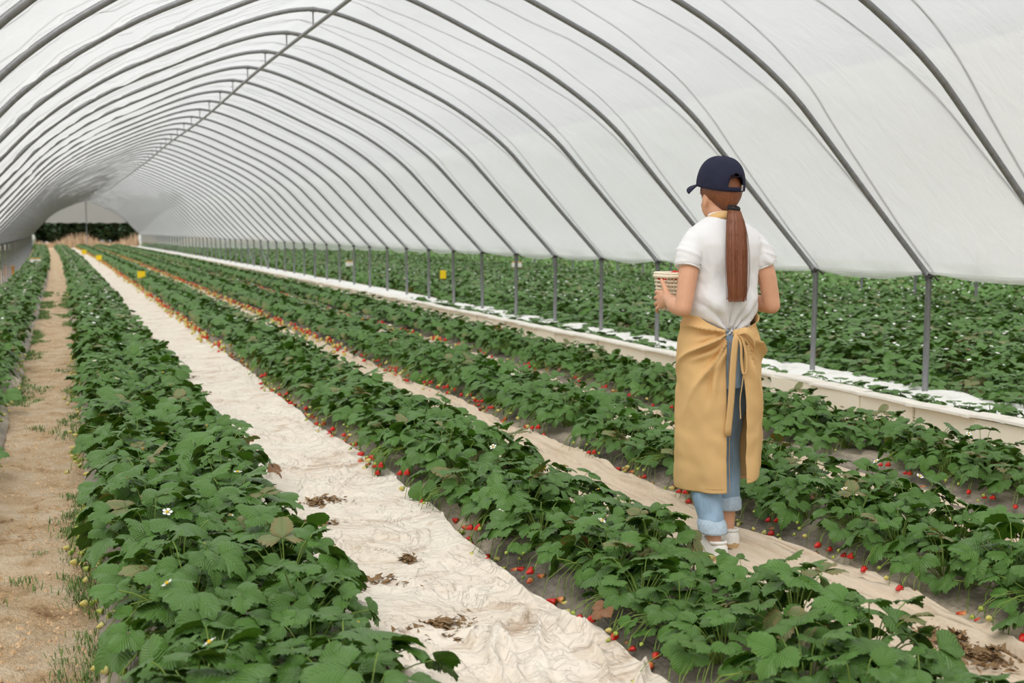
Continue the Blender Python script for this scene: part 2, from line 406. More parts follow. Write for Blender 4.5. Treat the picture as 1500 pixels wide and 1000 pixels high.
Z = .165 - .05 * sstep(5.6, 5.9, X) + .05 * sstep(6.0, 6.2, X) - .10 * sstep(6.35, 6.75, X) + (fbm(X * 4, Y * 3, 4, 71) - .5) * .07
mb = MB(); mb.grid(np.stack([X + veer(Y), Y, Z], -1))
tag(mb.build('gutter_liner', M['liner']), 'crinkled white liner in the gutter around the right posts', 'liner')

# ------------------------------------------------------------------ tunnel: hoops, film, purlin, ropes
PROF = np.array([(XR, 1.05), (5.72, 1.555), (5.22, 2.09), (4.95, 2.365), (4.62, 2.62), (4.20, 2.875), (3.7, 3.11), (3.18, 3.34), (2.85, 3.465), (2.6, 3.535), (XC, 3.566)])
def catmull(P, n):
    P = np.vstack([2 * P[0] - P[1], P, 2 * P[-1] - P[-2]]); out = []
    for i in range(1, len(P) - 2):
        for t in np.linspace(0, 1, n, endpoint=False):
            p0, p1, p2, p3 = P[i - 1:i + 3]
            out.append(.5 * ((2 * p1) + (-p0 + p2) * t + (2 * p0 - 5 * p1 + 4 * p2 - p3) * t ** 2 + (-p0 + 3 * p1 - 3 * p2 + p3) * t ** 3))
    out.append(P[-2]); return np.array(out)
half = catmull(PROF, 3)
mirror = half[::-1][1:].copy(); mirror[:, 0] = 2 * XC - mirror[:, 0]
ARC = np.vstack([half, mirror]); NA = len(ARC)
TAN = np.gradient(ARC, axis=0); TAN /= np.linalg.norm(TAN, axis=1)[:, None]
NOR = np.stack([TAN[:, 1], -TAN[:, 0]], 1)
if NOR[NA // 2, 1] < 0: NOR = -NOR
ORD = ['nearest', 'second', 'third', 'fourth', 'fifth', 'sixth', 'seventh', 'eighth', 'ninth', 'tenth', 'eleventh', 'twelfth',
       'thirteenth', 'fourteenth', 'fifteenth', 'sixteenth', 'seventeenth', 'eighteenth', 'nineteenth', 'twentieth']
hm = MB(); hm.tube(np.stack([ARC[:, 0], 0 * ARC[:, 0], ARC[:, 1]], 1), .022, 10); hmesh = hm.mesh('hoop', M['steel'])
po = MB(); po.tube([(0, 0, -.25), (0, 0, .5), (0, 0, 1.06)], .024, 10); pomesh = po.mesh('post', M['steel'])
hk = MB()
hk.tube([(-.05, -.03, -.03), (-.02, -.035, .0), (.03, -.03, .0), (.075, -.02, -.035), (.09, -.015, -.03)], .008, 6)
hk.tube([(-.03, .03, .02), (0, .035, 0), (.05, .03, -.01)], .008, 6)
hk.tube([(0, 0, -.02), (0, 0, .02)], .031, 10); hkmesh = hk.mesh('rope_hook', M['steel_dark'])
for k in range(-5, KEND + 1):
    y = Y0 + SP * k
    t = empty('hoop_frame', (float(veer(y)), y, 0))
    if k < 0: lab = 'grey steel hoop crossing overhead, its right post outside the photo'; grp = 'overhead hoops'
    elif k < 20: lab = 'grey steel tunnel hoop with the %s right post from the photo\'s right edge' % (ORD[k] if k else 'first'); grp = 'tunnel hoops'
    else: lab = 'distant grey steel tunnel hoop on closely spaced posts towards the open end'; grp = 'distant tunnel hoops'
    tag(t, lab, 'hoop', grp)
    link('hoop', hmesh, t)
    for sx in (1, -1):
        p = link('post', pomesh, t); p.location = (XR if sx > 0 else XL, 0, 0)
        p.rotation_euler = (rr.uniform(-.01, .01), rr.uniform(-.012, .012), 0)
        h = link('rope_hook', hkmesh, t); h.location = (XR if sx > 0 else XL, 0, 1.05); h.scale = (sx, 1, 1)
    if k in (22, 24):
        bb = MB(); bb.tube([(XR, 0, .95), (XR + .03, -1.25, .12)], .02, 8); bb.build('brace', M['steel'], t)

# film
ks = np.arange(-7, KEND + 1e-6, 1 / 8.0); ys = Y0 + SP * ks
fr = ks - np.floor(ks); sag = np.sin(fr * PI) ** .8
arc_t = np.linspace(0, 1, NA)
fine = np.vstack([np.stack([np.interp(np.linspace(0, 1, 90), arc_t, ARC[:, i]) for i in (0, 1)], 1)])
fn = np.stack([np.interp(np.linspace(0, 1, 90), arc_t, NOR[:, i]) for i in (0, 1)], 1)
ft = np.linspace(0, 1, 90)
def film_off(T, Yv, K):
    f_ = K - np.floor(K); sg = np.sin(f_ * PI) ** .8
    mid = np.sin(np.clip(T, 0, 1) * PI) ** .4
    o = .026 - sg * .03 * mid
    o = o + sg * mid * (fbm(T * 26, Yv * 1.3, 3, 61) - .5) * .05
    left = sstep(.52, .75, T)
    o = o + sg * left * ((1 - np.abs(2 * fbm(T * 60 + Yv, Yv * 1.8, 3, 63) - 1)) ** 3) * -.05 * (1 - .85 * sstep(14, 30, Yv))
    return o
T, K = np.meshgrid(ft, ks, indexing='ij'); Yg = Y0 + SP * K
O = film_off(T, Yg, K)
XX = fine[:, 0][:, None] + fn[:, 0][:, None] * O; ZZ = fine[:, 1][:, None] + fn[:, 1][:, None] * O
hem = .015 + .045 * np.sin(fr * PI) + .45 * sstep(12, 70, ys) + (fbm(ys * 1.1, ys * 0, 3, 66) - .5) * .06
rows = []
for side in (0, 1):
    sgn = 1 if side == 0 else -1; bx = XX[0] if side == 0 else XX[-1]; bz = ZZ[0] if side == 0 else ZZ[-1]
    for f_, out in ((.33, .012), (.66, .02), (1.0, .022), (1.03, .01), (.97, .0)):
        rows.append((side, bx + sgn * (out + .012 * np.sin(ys * 7)), bz - hem * f_))
R0 = [r for r in rows if r[0] == 0][::-1]; R1 = [r for r in rows if r[0] == 1]
GX = np.vstack([[r[1] for r in R0], XX, [r[1] for r in R1]]); GZ = np.vstack([[r[2] for r in R0], ZZ, [r[2] for r in R1]])
GY = np.broadcast_to(ys, GX.shape)
mb = MB(); mb.grid(np.stack([GX + veer(GY), GY, GZ], -1))
tag(mb.build('tunnel_film', M['film']), 'translucent white film stretched over the tunnel hoops', 'plastic film')

# the films of the tunnels on either side
nk = np.arange(-7, KEND + 1e-6, .5); nyy = Y0 + SP * nk
for dxx, nm in ((XR - XL, 'white film roof of the neighbouring tunnel on the right'), (XL - XR, 'white film roof of the neighbouring tunnel on the left')):
    G_ = np.zeros((NA, len(nk), 3)); sg_ = .02 * (np.arange(len(nk)) % 2)
    G_[..., 0] = ARC[:, 0][:, None] + dxx + NOR[:, 0][:, None] * (.02 - sg_) + veer(nyy)[None]
    G_[..., 1] = nyy[None]; G_[..., 2] = ARC[:, 1][:, None] + NOR[:, 1][:, None] * (.02 - sg_)
    mb = MB(); mb.grid(G_); tag(mb.build('tunnel_film', M['film']), nm, 'plastic film')

# ropes crossing each bay on the outside of the film
def arc_at(t):
    return np.stack([np.interp(t, arc_t, ARC[:, 0]), np.interp(t, arc_t, ARC[:, 1])], -1), np.stack([np.interp(t, arc_t, NOR[:, 0]), np.interp(t, arc_t, NOR[:, 1])], -1)
for k in range(-4, 20):
    for d in (0, 1):
        t = np.linspace(0, 1, 60)
        kk = k - t if d == 0 else (k - 1) + t
        kk = np.clip(kk, k - 1 + .03, k - .03)
        # run steeply off the hoop foot, then along the bay
        y = Y0 + SP * kk; p, n = arc_at(t); off = film_off(t, y, kk) + .007 + .014 * sstep(.5, .6, t)
        q = np.stack([p[:, 0] + n[:, 0] * off + veer(y), y, p[:, 1] + n[:, 1] * off], 1)
        mb = MB(); mb.tube(q, .005, 5)
        kf = k if d == 0 else k - 1; way = 'towards the camera' if d == 0 else 'away from the camera'
        lab = ('thin black rope from the %s hoop\'s right foot slanting up %s' % (ORD[kf] if kf else 'first', way)) if kf >= 0 else 'thin black rope crossing the film overhead, its right foot outside the photo'
        tag(mb.build('tie_rope', M['rope']), lab, 'rope', 'tie ropes over the film')

# ridge purlin with hangers
t = empty('ridge_purlin', (XC, 0, 3.38)); tag(t, 'grey ridge pipe hanging below the hoop tops', 'pipe')
ys_ = np.arange(Y0 - 6 * SP, YEND + .1, SP / 2)
mb = MB(); mb.tube(np.stack([veer(ys_) + .02 * np.sin(ys_ * .35), ys_, .012 * np.sin(ys_ * .5)], 1), .019, 8); mb.build('pipe', M['steel'], t)
hg = MB(); hg.tube([(0, 0, 0), (0, 0, .17)], .008, 6); hg.tube([(-.03, 0, .165), (.03, 0, .165)], .01, 6); hgm = hg.mesh('hanger', M['steel'])
for k in range(-5, KEND + 1):
    y = Y0 + SP * k; h = link('hanger', hgm, t); h.location = (float(veer(y)), y, .0)

# gable at the far end
mb = MB(); vy = float(veer(YEND))
top = ARC[(ARC[:, 1] > 1.95)]
gb = [(p[0] + vy, YEND + .05, p[1]) for p in top]
P1 = np.array(gb); P0_ = P1.copy(); P0_[:, 2] = 1.94 + .03 * np.sin(np.arange(len(P1)))
mb.grid(np.stack([P0_ * (1 - s_) + P1 * s_ for s_ in np.linspace(0, 1, 8)], 0))
tag(mb.build('gable_film', M['film']), 'white film closing the top of the far tunnel end', 'plastic film')
mb = MB(); mb.tube([(XC + vy, YEND, -.2), (XC + vy, YEND, 3.5)], .03, 8)
tag(mb.build('end_pole', M['steel']), 'thin pole in the middle of the far tunnel opening', 'pole')
for sx, xx in ((1, XR), (-1, XL)):
    mb = MB(); a = np.linspace(0, 1, 9)
    r = .12 + .09 * np.sin(a * 5)
    mb.tube(np.stack([xx + vy + .05 * np.sin(a * 4), YEND - .1 + 0 * a, 1.1 - a * 1.0], 1), r, 10)
    tag(mb.build('film_bundle', M['liner']), 'gathered white film hanging at the %s foot of the far opening' % ('right' if sx > 0 else 'left'), 'plastic film')

# ------------------------------------------------------------------ strawberry plants
def leaflet(mb, L, W, base, ang, droop, fold, cup, rnd, n=8, cols=(-1, -.5, 0, .5, 1), teeth=True):
    P = []; UV = []
    ca, sa = math.cos(ang), math.sin(ang)
    tw = rnd.uniform(-.25, .25)
    for i in range(n + 1):
        v = i / n
        wv = W * .5 * (math.sin(PI * min(1, v ** .72 * .985 + .012)) ** .62) if i not in (0, n) else W * .5 * (.10 if i == 0 else .16)
        row = []; ur = []
        for c in cols:
            x = c * wv; y = v * L
            if teeth and abs(c) == 1 and 0 < i < n:
                x *= 1.06 if i % 2 else .90; y += L * (.04 if i % 2 else -.02)
            if teeth and i == n: y += L * (.03 if c == 0 else -.01)
            z = fold * abs(x) + cup * v * L - droop * L * v * v + tw * x * v - 1.5 * (x * x) / W
            row.append((base[0] + x * ca - y * sa, base[1] + x * sa + y * ca, base[2] + z)); ur.append((.5 + c * .5, v))
        P.append(row); UV.append(ur)
    mb.grid(P, 0, uv=UV)
def leaf_mesh(seed, mat, lod=False, s=1.0):
    r = random.Random(seed); mb = MB()
    L = .088 * s * r.uniform(.9, 1.12)
    kw = dict(n=11) if not lod else dict(n=3, cols=(-1, 0, 1), teeth=False)
    for a, f in ((0, 1.05), (1.25, 1), (-1.25, 1)):
        aa = a + r.uniform(-.15, .15)
        leaflet(mb, L * f, L * f * r.uniform(.86, 1.0), (-math.sin(aa) * .006, math.cos(aa) * .006, 0), aa, r.uniform(.15, .6), r.uniform(.25, .95), r.uniform(.1, .6), r, **kw)
    return mb.mesh('leaf', mat)
LEAVES = [leaf_mesh(100 + i, M['leaf']) for i in range(12)]
OLD = [leaf_mesh(200 + i, M['leaf_old']) for i in range(3)]
DRY = [leaf_mesh(220 + i, M['leaf_dry']) for i in range(2)]

def berry_geo(mb, c, L, R, mb_mat, cal_mat, Rm=None, n=10, m=6):
    P = []
    prof = [(0.02, -.5), (.22, -.47), (.48, -.32), (.76, -.06), (1.0, .24), (.90, .40), (.45, .49), (.05, .5)]
    for r_, z in prof:
        ring = []
        for j in range(n):
            a = 2 * PI * j / n; p = Vector((R * r_ * math.cos(a), R * r_ * math.sin(a), L * z))
            if Rm is not None: p = Rm @ p
            ring.append((c[0] + p.x, c[1] + p.y, c[2] + p.z))
        P.append(ring)
    mb.loft(P, mb_mat)
    for j in range(6):
        a = 2 * PI * j / 6 + .2; b = a + .38; d = a - .38
        q = [(.1 * R, a), (.75 * R, b), (1.25 * R, a), (.75 * R, d)]; pts = []
        for i, (rr_, an) in enumerate(q):
            p = Vector((rr_ * math.cos(an), rr_ * math.sin(an), L * (.52 if i == 0 else (.53 if i in (1, 3) else .44))))
            if Rm is not None: p = Rm @ p
            pts.append((c[0] + p.x, c[1] + p.y, c[2] + p.z))
        mb.poly(pts, cal_mat)
BER = {}
for nm in ('red', 'orange', 'pale', 'green'):
    q = MB(); L = {'red': .038, 'orange': .037, 'pale': .032, 'green': .025}[nm]
    berry_geo(q, (0, 0, 0), L, L * .40, 0, 1); BER[nm] = q.mesh('strawberry', [M[nm], M['leaf']])
fl = MB()
for j in range(5):
    a = 2 * PI * j / 5
    pts = [(0.003, 0, .002)] + [(r_ * math.cos(d), r_ * math.sin(d), z) for r_, d, z in ((.010, -.5, .003), (.016, -.42, .005), (.0185, 0, .004), (.016, .42, .005), (.010, .5, .003))]
    fl.poly([(p[0] * math.cos(a) - p[1] * math.sin(a), p[0] * math.sin(a) + p[1] * math.cos(a), p[2]) for p in pts], 0)
fl.ball((0, 0, .004), (.006, .006, .005), 8, 5, 1)
FLOWER = fl.mesh('flower', [M['petal'], M['pollen']])

def plant_layout(seed, nleaf=26, spread=.23, height=.235):
    r = random.Random(seed); out = []
    for i in range(nleaf):
        q = math.sqrt((i + .5) / nleaf); a = i * 2.39996 + r.uniform(-.4, .4)
        rad = q * spread * r.uniform(.8, 1.1); h = height * (1 - .62 * q ** 2.2) * r.uniform(.78, 1.12)
        if r.random() < .18: h *= .6
        out.append((rad * math.cos(a), rad * math.sin(a), h, a - PI / 2 + r.uniform(-.5, .5), .15 + .75 * q * q + r.uniform(-.45, .4), r.uniform(-.5, .5), r.uniform(.55, 1.15)))
    return out
def add_petioles(mb, lay, n=4):
    for x, y, h, *_ in lay:
        P = [(x * .08, y * .08, .0), (x * .35, y * .35, h * .55), (x * .8, y * .8, h * .92), (x, y, h)]
        mb.tube(P, .0022, n, caps=False)
PROTO = []
for i in range(8):
    root = bpy.data.objects.new('strawberry_plant', None); root.empty_display_size = .05
    lay = plant_layout(300 + i)
    mb = MB(); add_petioles(mb, lay); st = bpy.data.objects.new('stems', mb.mesh('stems', M['stem']))
    ch = [st]; r = random.Random(900 + i)
    for (x, y, h, az, tilt, roll, s_) in lay:
        u = r.random(); me = r.choice(LEAVES) if u < .955 else r.choice(OLD)
        if h < .1 and u > .985: me = r.choice(DRY)
        lf = bpy.data.objects.new('leaf', me)
        lf.matrix_basis = Matrix.Translation((x, y, h)) @ Matrix.Rotation(az, 4, 'Z') @ Matrix.Rotation(-tilt, 4, 'X') @ Matrix.Rotation(roll, 4, 'Y') @ Matrix.Scale(s_, 4)
        ch.append(lf)
    PROTO.append((root, ch))

# fruit trusses hang towards local -x of the bed (dir given) ; the berries lie on the mulch
def truss_proto(seed, kinds, bi=None):
    r = random.Random(seed); mb = MB(); fruits = []
    for i, kd in enumerate(kinds):
        a = r.uniform(-.75, .75); d = r.uniform(.20, .30)
        x, y = -d * math.cos(a * .5), d * math.sin(a) * .8
        z = r.uniform(-.062, -.035) if r.random() < .75 else r.uniform(-.01, .05)
        tilt = r.uniform(1.0, 1.9); az = r.uniform(-1.2, 1.2)
        R = Matrix.Rotation(az, 3, 'Z') @ Matrix.Rotation(tilt, 3, 'Y')        # calyx end turned back to the plant
        top = R @ Vector((0, 0, .02))
        mb.tube([(-.01, 0, .02), (x * .3, y * .3, .11), (x * .62, y * .6, .10), (x * .86, y * .88, max(z, 0) + .045), (x + top.x, y + top.y, z + top.z)], .0016, 4, caps=False)
        fruits.append((kd, Matrix.Translation((x, y, z)) @ R.to_4x4() @ Matrix.Scale(r.uniform(.8, 1.12), 4)))
    o = bpy.data.objects.new('fruit_truss', mb.mesh('fruit_truss', M['stem']))
    return o, [(lambda q, m_: (setattr(q, 'matrix_basis', m_), q)[1])(bpy.data.objects.new('strawberry', BER[kd]), m_) for kd, m_ in fruits]
RIPE = [truss_proto(500 + i, ks_) for i, ks_ in enumerate([('red', 'red', 'orange', 'green', 'pale'), ('red', 'pale', 'green', 'orange', 'green', 'pale'), ('orange', 'pale', 'pale', 'red'),
        ('green', 'pale', 'green', 'red'), ('red', 'red', 'red', 'pale', 'green'), ('orange', 'red', 'green', 'green')])]
UNRIPE = [truss_proto(560 + i, ks_) for i, ks_ in enumerate([('green', 'pale', 'green', 'pale'), ('pale', 'green', 'green', 'green', 'pale', 'green'), ('green', 'green', 'pale')])]

spots = []
pr = random.Random(41)
for bi, cx in enumerate(BEDS):
    off = [.15, .175, .14, .145, .13][bi]
    for fi, sx in enumerate((-1, 1)):
        y = .9 + .16 * fi
        while y < YEND + 2:
            if pr.random() > (0 if bi == 1 else .04):
                x = cx + sx * (off + pr.uniform(-.04, .04))
                spots.append((bi, fi, x + float(veer(y)), y + pr.uniform(-.05, .05)))
            y += .30 + pr.uniform(-.03, .03)
def visible(p):
    u, v, q = project(p); return q > .8 and -130 < u < 1640 and v < 1180
cand = [(project((x, y, .2))[2], bi, fi, x, y) for bi, fi, x, y in spots if project((x, y, .2))[2] > .8 and visible((x, y, .2))]
cand.sort()
near = cand[:300]; nearset = {(c[3], c[4]) for c in near}
PL = ['leafy strawberry plant with white flowers in the bed beside the left row of posts',
      'leafy strawberry plant in the dense bed between the soil path and the wide cream cloth',
      'strawberry plant with ripening fruit in the bed right of the wide cream cloth',
      'strawberry plant with ripening fruit in the bed right of the tan walkway',
      'strawberry plant in the bed in front of the cream board edging']
ONES = ['', 'first', 'second', 'third', 'fourth', 'fifth', 'sixth', 'seventh', 'eighth', 'ninth', 'tenth', 'eleventh', 'twelfth', 'thirteenth', 'fourteenth',
        'fifteenth', 'sixteenth', 'seventeenth', 'eighteenth', 'nineteenth']
def ordinal(n):
    if n < 20: return ONES[n]
    t_, u_ = divmod(n, 10); return (['', '', 'twentieth', 'thirtieth', 'fortieth', 'fiftieth', 'sixtieth'][t_] if u_ == 0 else ['', '', 'twenty', 'thirty', 'forty', 'fifty', 'sixty'][t_] + '-' + ONES[u_])
SHORT = ['leftmost bed', 'bed by the path', 'bed right of cream cloth', 'bed right of tan cloth', 'bed by board edging']
ORDN = {}
for bi in range(5):
    for fi in (0, 1):
        n = 0
        for c in sorted((c for c in near if c[1] == bi and c[2] == fi), key=lambda c: c[4]):
            u, v, _ = project((c[3], c[4], .15))
            if 0 < u < 1500 and v < 1000: n += 1; ORDN[(c[3], c[4])] = ordinal(n)
def instance(obj, parent):
    c = obj.copy(); col.objects.link(c); c.parent = parent; return c
vr = random.Random(77)
for q, bi, fi, x, y in near:
    root, ch = PROTO[vr.randrange(8)]
    t = root.copy(); col.objects.link(t)
    z = float(bed_z(bi, x - veer(y), y)) + .005
    s_ = vr.uniform(.88, 1.14) * (1.0, 1.0, .9, .9, .84)[bi]
    pu, pv, _ = project((x, y, .27))
    if bi == 2 and 980 < pu < 1130 and 740 < pv < 880: s_ *= .8
    rz = vr.uniform(0, 2 * PI)
    t.location = (x, y, z); t.rotation_euler = (0, 0, rz); t.scale = (s_, s_, s_ * vr.uniform(.82, 1.2))
    for c in ch: instance(c, t)
    tr = []
    if bi >= 2 and fi == 0: tr = [vr.choice(RIPE) for _ in range(3 if vr.random() < .5 else 2)]
    elif bi == 1 and fi == 0 and vr.random() < .6: tr = [vr.choice(UNRIPE) for _ in range(2)]
    elif bi == 0 and fi == 1 and vr.random() < .5: tr = [vr.choice(UNRIPE)]
    elif bi >= 2 and vr.random() < .3: tr = [vr.choice(RIPE)]
    for to, fs in tr:
        c = instance(to, t)
        a = -rz + vr.uniform(-.35, .35) + (PI if (fi == 1 and bi != 0) or (bi == 0) else 0)
        c.rotation_euler = (0, 0, a); c.location = (0, 0, 0)
        for f_ in fs: instance(f_, c)
    flo = False
    for _ in range(1 if vr.random() < (.7 if bi < 2 else .3) else 0):
        c = bpy.data.objects.new('flower', FLOWER); col.objects.link(c); c.parent = t
        a = vr.uniform(0, 2 * PI); d = vr.uniform(.02, .2)
        flo = True; c.location = (d * math.cos(a), d * math.sin(a), .26 - d * d * 2.2); c.rotation_euler = (vr.uniform(-.6, .6), vr.uniform(-.6, .6), 0)

    look = ('with ripening fruit' if bi >= 2 else 'with unripe fruit') if tr else ('with white flower' if flo else 'without fruit')
    side_ = ('left', 'right')[fi]
    if (x, y) in ORDN: lab = 'strawberry plant %s, %s from the front, %s file, %s' % (look, ORDN[(x, y)], side_, SHORT[bi])
    else: lab = 'strawberry plant cut off by the photo edge, %s file, %s' % (side_, SHORT[bi])
    tag(t, lab, 'strawberry plant', 'plants of the ' + bed_names[bi])

# the remaining plants: one object, instanced with geometry nodes
def lod_plant(seed, fruity, flowers, s=1.0):
    r = random.Random(seed); mb = MB()
    for (x, y, h, az, tilt, roll, sc) in plant_layout(seed, 24):
        me = MB(); L = .074 * r.uniform(.8, 1.2)
        for a, f in ((0, 1.05), (1.25, 1), (-1.25, 1)):
            leaflet(me, L * f, L * f * .93, (0, 0, 0), a + r.uniform(-.15, .15), r.uniform(.15, .5), r.uniform(.15, .6), r.uniform(.1, .4), r, n=4, cols=(-1, 0, 1), teeth=False)
        Mx = Matrix.Translation((x, y, h)) @ Matrix.Rotation(az, 4, 'Z') @ Matrix.Rotation(-tilt, 4, 'X') @ Matrix.Rotation(roll, 4, 'Y') @ Matrix.Scale(sc, 4)
        b = len(mb.v); mb.v.extend(tuple(Mx @ Vector(v)) for v in me.v); mi = 1 if r.random() < .05 else 0
        for f, u in zip(me.f, me.uv): mb.f.append(tuple(b + i for i in f)); mb.m.append(mi); mb.uv.append(u)
    mats = [M['leaf'], M['leaf_old'], M['red'], M['orange'], M['pale'], M['petal']]
    for i in range(fruity):
        a = r.uniform(-.8, .8); d = r.uniform(.22, .34)
        mb.ball((-d * math.cos(a), d * math.sin(a), r.uniform(-.06, .05)), (.018, .018, .022), 6, 4, r.choice([2, 3, 3, 4, 4, 4]))
    for i in range(flowers):
        a = r.uniform(0, 6.28); d = r.uniform(0, .2); c = (d * math.cos(a), d * math.sin(a), .25 - d * d * 2); e = r.uniform(-.008, .008)
        mb.poly([(c[0] + .02, c[1], c[2] + e), (c[0], c[1] + .02, c[2]), (c[0] - .02, c[1], c[2] - e), (c[0], c[1] - .02, c[2])], 5)
    return bpy.data.objects.new('strawberry_plants_source', mb.mesh('strawberry_plants', mats))
LOD = [lod_plant(700 + i, 6, 0) for i in range(3)] + [lod_plant(720 + i, 0, 1) for i in range(3)] + [lod_plant(740 + i, 1, 2) for i in range(2)]
pts = []; rot = []; scl = []; idx = []
def add_pt(x, y, z, rz, s_, i): pts.append((x, y, z)); rot.append(rz); scl.append(s_); idx.append(i)
lr = random.Random(55)
for bi, fi, x, y in spots:
    if (x, y) in nearset or not visible((x, y, .2)): continue
    z = float(bed_z(bi, x - veer(y), y)) + .005
    if fi == 0 and bi >= 2: add_pt(x, y, z, lr.uniform(-.4, .4), lr.uniform(.9, 1.15), lr.randrange(3))
    else: add_pt(x, y, z, lr.uniform(0, 6.28), lr.uniform(.9, 1.15), lr.choice([3, 4, 5, 5, 6]) if bi < 2 else lr.choice([3, 4, 5]))
for row in range(20):                                       # the neighbouring tunnel's rows
    cx = 7.25 + row * 1.02
    for fi in (-1, 0, 1):
        y = 2.5
        while y < 125:
            x = cx + fi * .27 + lr.uniform(-.07, .07)
            if visible((x, y, .2)): add_pt(x + float(veer(y)), y + lr.uniform(-.05, .05), .05 + lr.uniform(-.02, .03), lr.uniform(0, 6.28), lr.uniform(.95, 1.3), lr.choice([3, 4, 5, 6, 7]))
            y += .33 if y < 30 else (.42 if y < 60 else .55)
for row in range(3):                                        # and the one on the left
    cx = -2.4 - row * 1.3
    for fi in (-1, 1):
        y = 12
        while y < 110:
            x = cx + fi * .18 + lr.uniform(-.05, .05)
            if visible((x, y, .2)): add_pt(x, y, .05, lr.uniform(0, 6.28), lr.uniform(.9, 1.2), lr.choice([3, 4, 5]))
            y += .45
me = bpy.data.meshes.new('strawberry_plants'); me.from_pydata(pts, [], [])
for nm, ty, dat in (('rz', 'FLOAT', rot), ('sc', 'FLOAT', scl), ('vi', 'INT', idx)):
    me.attributes.new(nm, ty, 'POINT').data.foreach_set('value', dat)
so = tag(link('strawberry_plants', me), 'low green strawberry plants filling the distant rows and the neighbouring field', 'strawberry plants', None, 'stuff')
for m_ in (M['leaf'], M['leaf_old'], M['red'], M['orange'], M['pale'], M['petal']): me.materials.append(m_)
ng = bpy.data.node_groups.new('scatter_plants', 'GeometryNodeTree')
ng.interface.new_socket('Geometry', in_out='INPUT', socket_type='NodeSocketGeometry')
ng.interface.new_socket('Geometry', in_out='OUTPUT', socket_type='NodeSocketGeometry')
gi = ng.nodes.new('NodeGroupInput'); go = ng.nodes.new('NodeGroupOutput')
jn = ng.nodes.new('GeometryNodeJoinGeometry'); ip = ng.nodes.new('GeometryNodeInstanceOnPoints')
for lo in LOD[::-1]:
    oi = ng.nodes.new('GeometryNodeObjectInfo'); oi.inputs['Object'].default_value = lo; oi.inputs['As Instance'].default_value = False
    g2 = ng.nodes.new('GeometryNodeGeometryToInstance'); ng.links.new(oi.outputs['Geometry'], g2.inputs[0]); ng.links.new(g2.outputs[0], jn.inputs[0])
def attr(n, ty):
    a = ng.nodes.new('GeometryNodeInputNamedAttribute'); a.data_type = ty; a.inputs['Name'].default_value = n; return a.outputs['Attribute']
cx_ = ng.nodes.new('ShaderNodeCombineXYZ'); ng.links.new(attr('rz', 'FLOAT'), cx_.inputs[2])
er = ng.nodes.new('FunctionNodeEulerToRotation'); ng.links.new(cx_.outputs[0], er.inputs[0])
ng.links.new(gi.outputs[0], ip.inputs['Points']); ng.links.new(jn.outputs[0], ip.inputs['Instance'])
ip.inputs['Pick Instance'].default_value = True; ng.links.new(attr('vi', 'INT'), ip.inputs['Instance Index'])
ng.links.new(er.outputs[0], ip.inputs['Rotation']); ng.links.new(attr('sc', 'FLOAT'), ip.inputs['Scale'])
ng.links.new(ip.outputs[0], go.inputs[0])
so.modifiers.new('scatter', 'NODES').node_group = ng

# small rooted runners in the gutter
rp = []
for i in range(4):
    r = random.Random(800 + i); mb = MB()
    for (x, y, h, az, tilt, roll, sc) in plant_layout(800 + i, 8, .09, .07):
        q = MB()
        for a in (0, 1.25, -1.25): leaflet(q, .04, .036, (0, 0, 0), a, .3, .4, .3, r, n=4, cols=(-1, 0, 1), teeth=False)
        Mx = Matrix.Translation((x, y, h)) @ Matrix.Rotation(az, 4, 'Z') @ Matrix.Rotation(-tilt, 4, 'X')
        b = len(mb.v); mb.v.extend(tuple(Mx @ Vector(v)) for v in q.v)
        for f, u in zip(q.f, q.uv): mb.f.append(tuple(b + j for j in f)); mb.m.append(0); mb.uv.append(u)
    add_petioles(mb, plant_layout(800 + i, 8, .09, .07), 3)
    rp.append(mb.mesh('runner_plant', M['leaf']))
for i in range(270):
    y = 4.2 + i * .06 + vr.uniform(-.05, .05); x = vr.choice([5.62, 5.68, 5.72, 6.36, 6.45, 6.55, 6.62]) + vr.uniform(-.05, .05)
    if not visible((x, y, .15)): continue
    o = link('runner_plant', vr.choice(rp)); o.location = (x, y, .135 if x < 6 else .12); o.rotation_euler.z = vr.uniform(0, 6.28)
    s_ = vr.uniform(1.0, 1.9); o.scale = (s_, s_, s_)
    tag(o, 'small strawberry runner rooted in the white gutter liner', 'seedling', 'runners in the gutter')

# ------------------------------------------------------------------ the woman
# local frame: +y ahead, +x her right, z up; ground at z = 0
def fabric(name, c, var=.06, scale=5, rough=.85, bstr=.15, bscale=600, stretch=None):
    return simple(name, c, rough, var, scale, bstr=bstr, bscale=bscale, spec=.15, stretch=stretch)
M['skin'] = simple('skin', lin(222, 168, 136), .5, .06, 12, spec=.35)
M['shirt'] = fabric('white_jersey', lin(238, 238, 240), .015)
M['shirt_trim'] = fabric('navy_trim', lin(60, 64, 92), .1)
M['apron'] = fabric('tan_cotton', lin(226, 186, 130), .04, 4)
M['stitch'] = fabric('tan_stitch', lin(190, 150, 98), .05)
M['navy'] = fabric('navy_cap', lin(44, 46, 66), .08, 20, .8, .3)
M['navy_seam'] = fabric('navy_seam', lin(30, 31, 46), .05)
M['denim'] = fabric('light_denim', lin(150, 176, 200), .16, 26, .85, .3, 300, (1, 1, .35))
M['denim_hem'] = fabric('denim_hem', lin(186, 204, 220), .14, 60, .85, .4, 200)
M['shoe'] = simple('white_leather', lin(240, 238, 232), .5, .02); M['sole'] = simple('gum_sole', lin(196, 164, 120), .7, .1)
M['hair_tie'] = simple('black_elastic', lin(18, 18, 20), .8)
M['metal'] = simple('buckle_metal', lin(190, 190, 190), .3, .05, metal=.9)
m, nt, b, o = new_mat('brown_hair')
st_ = noise(nt, 80, 4, .7, stretch=(7, 7, .06))
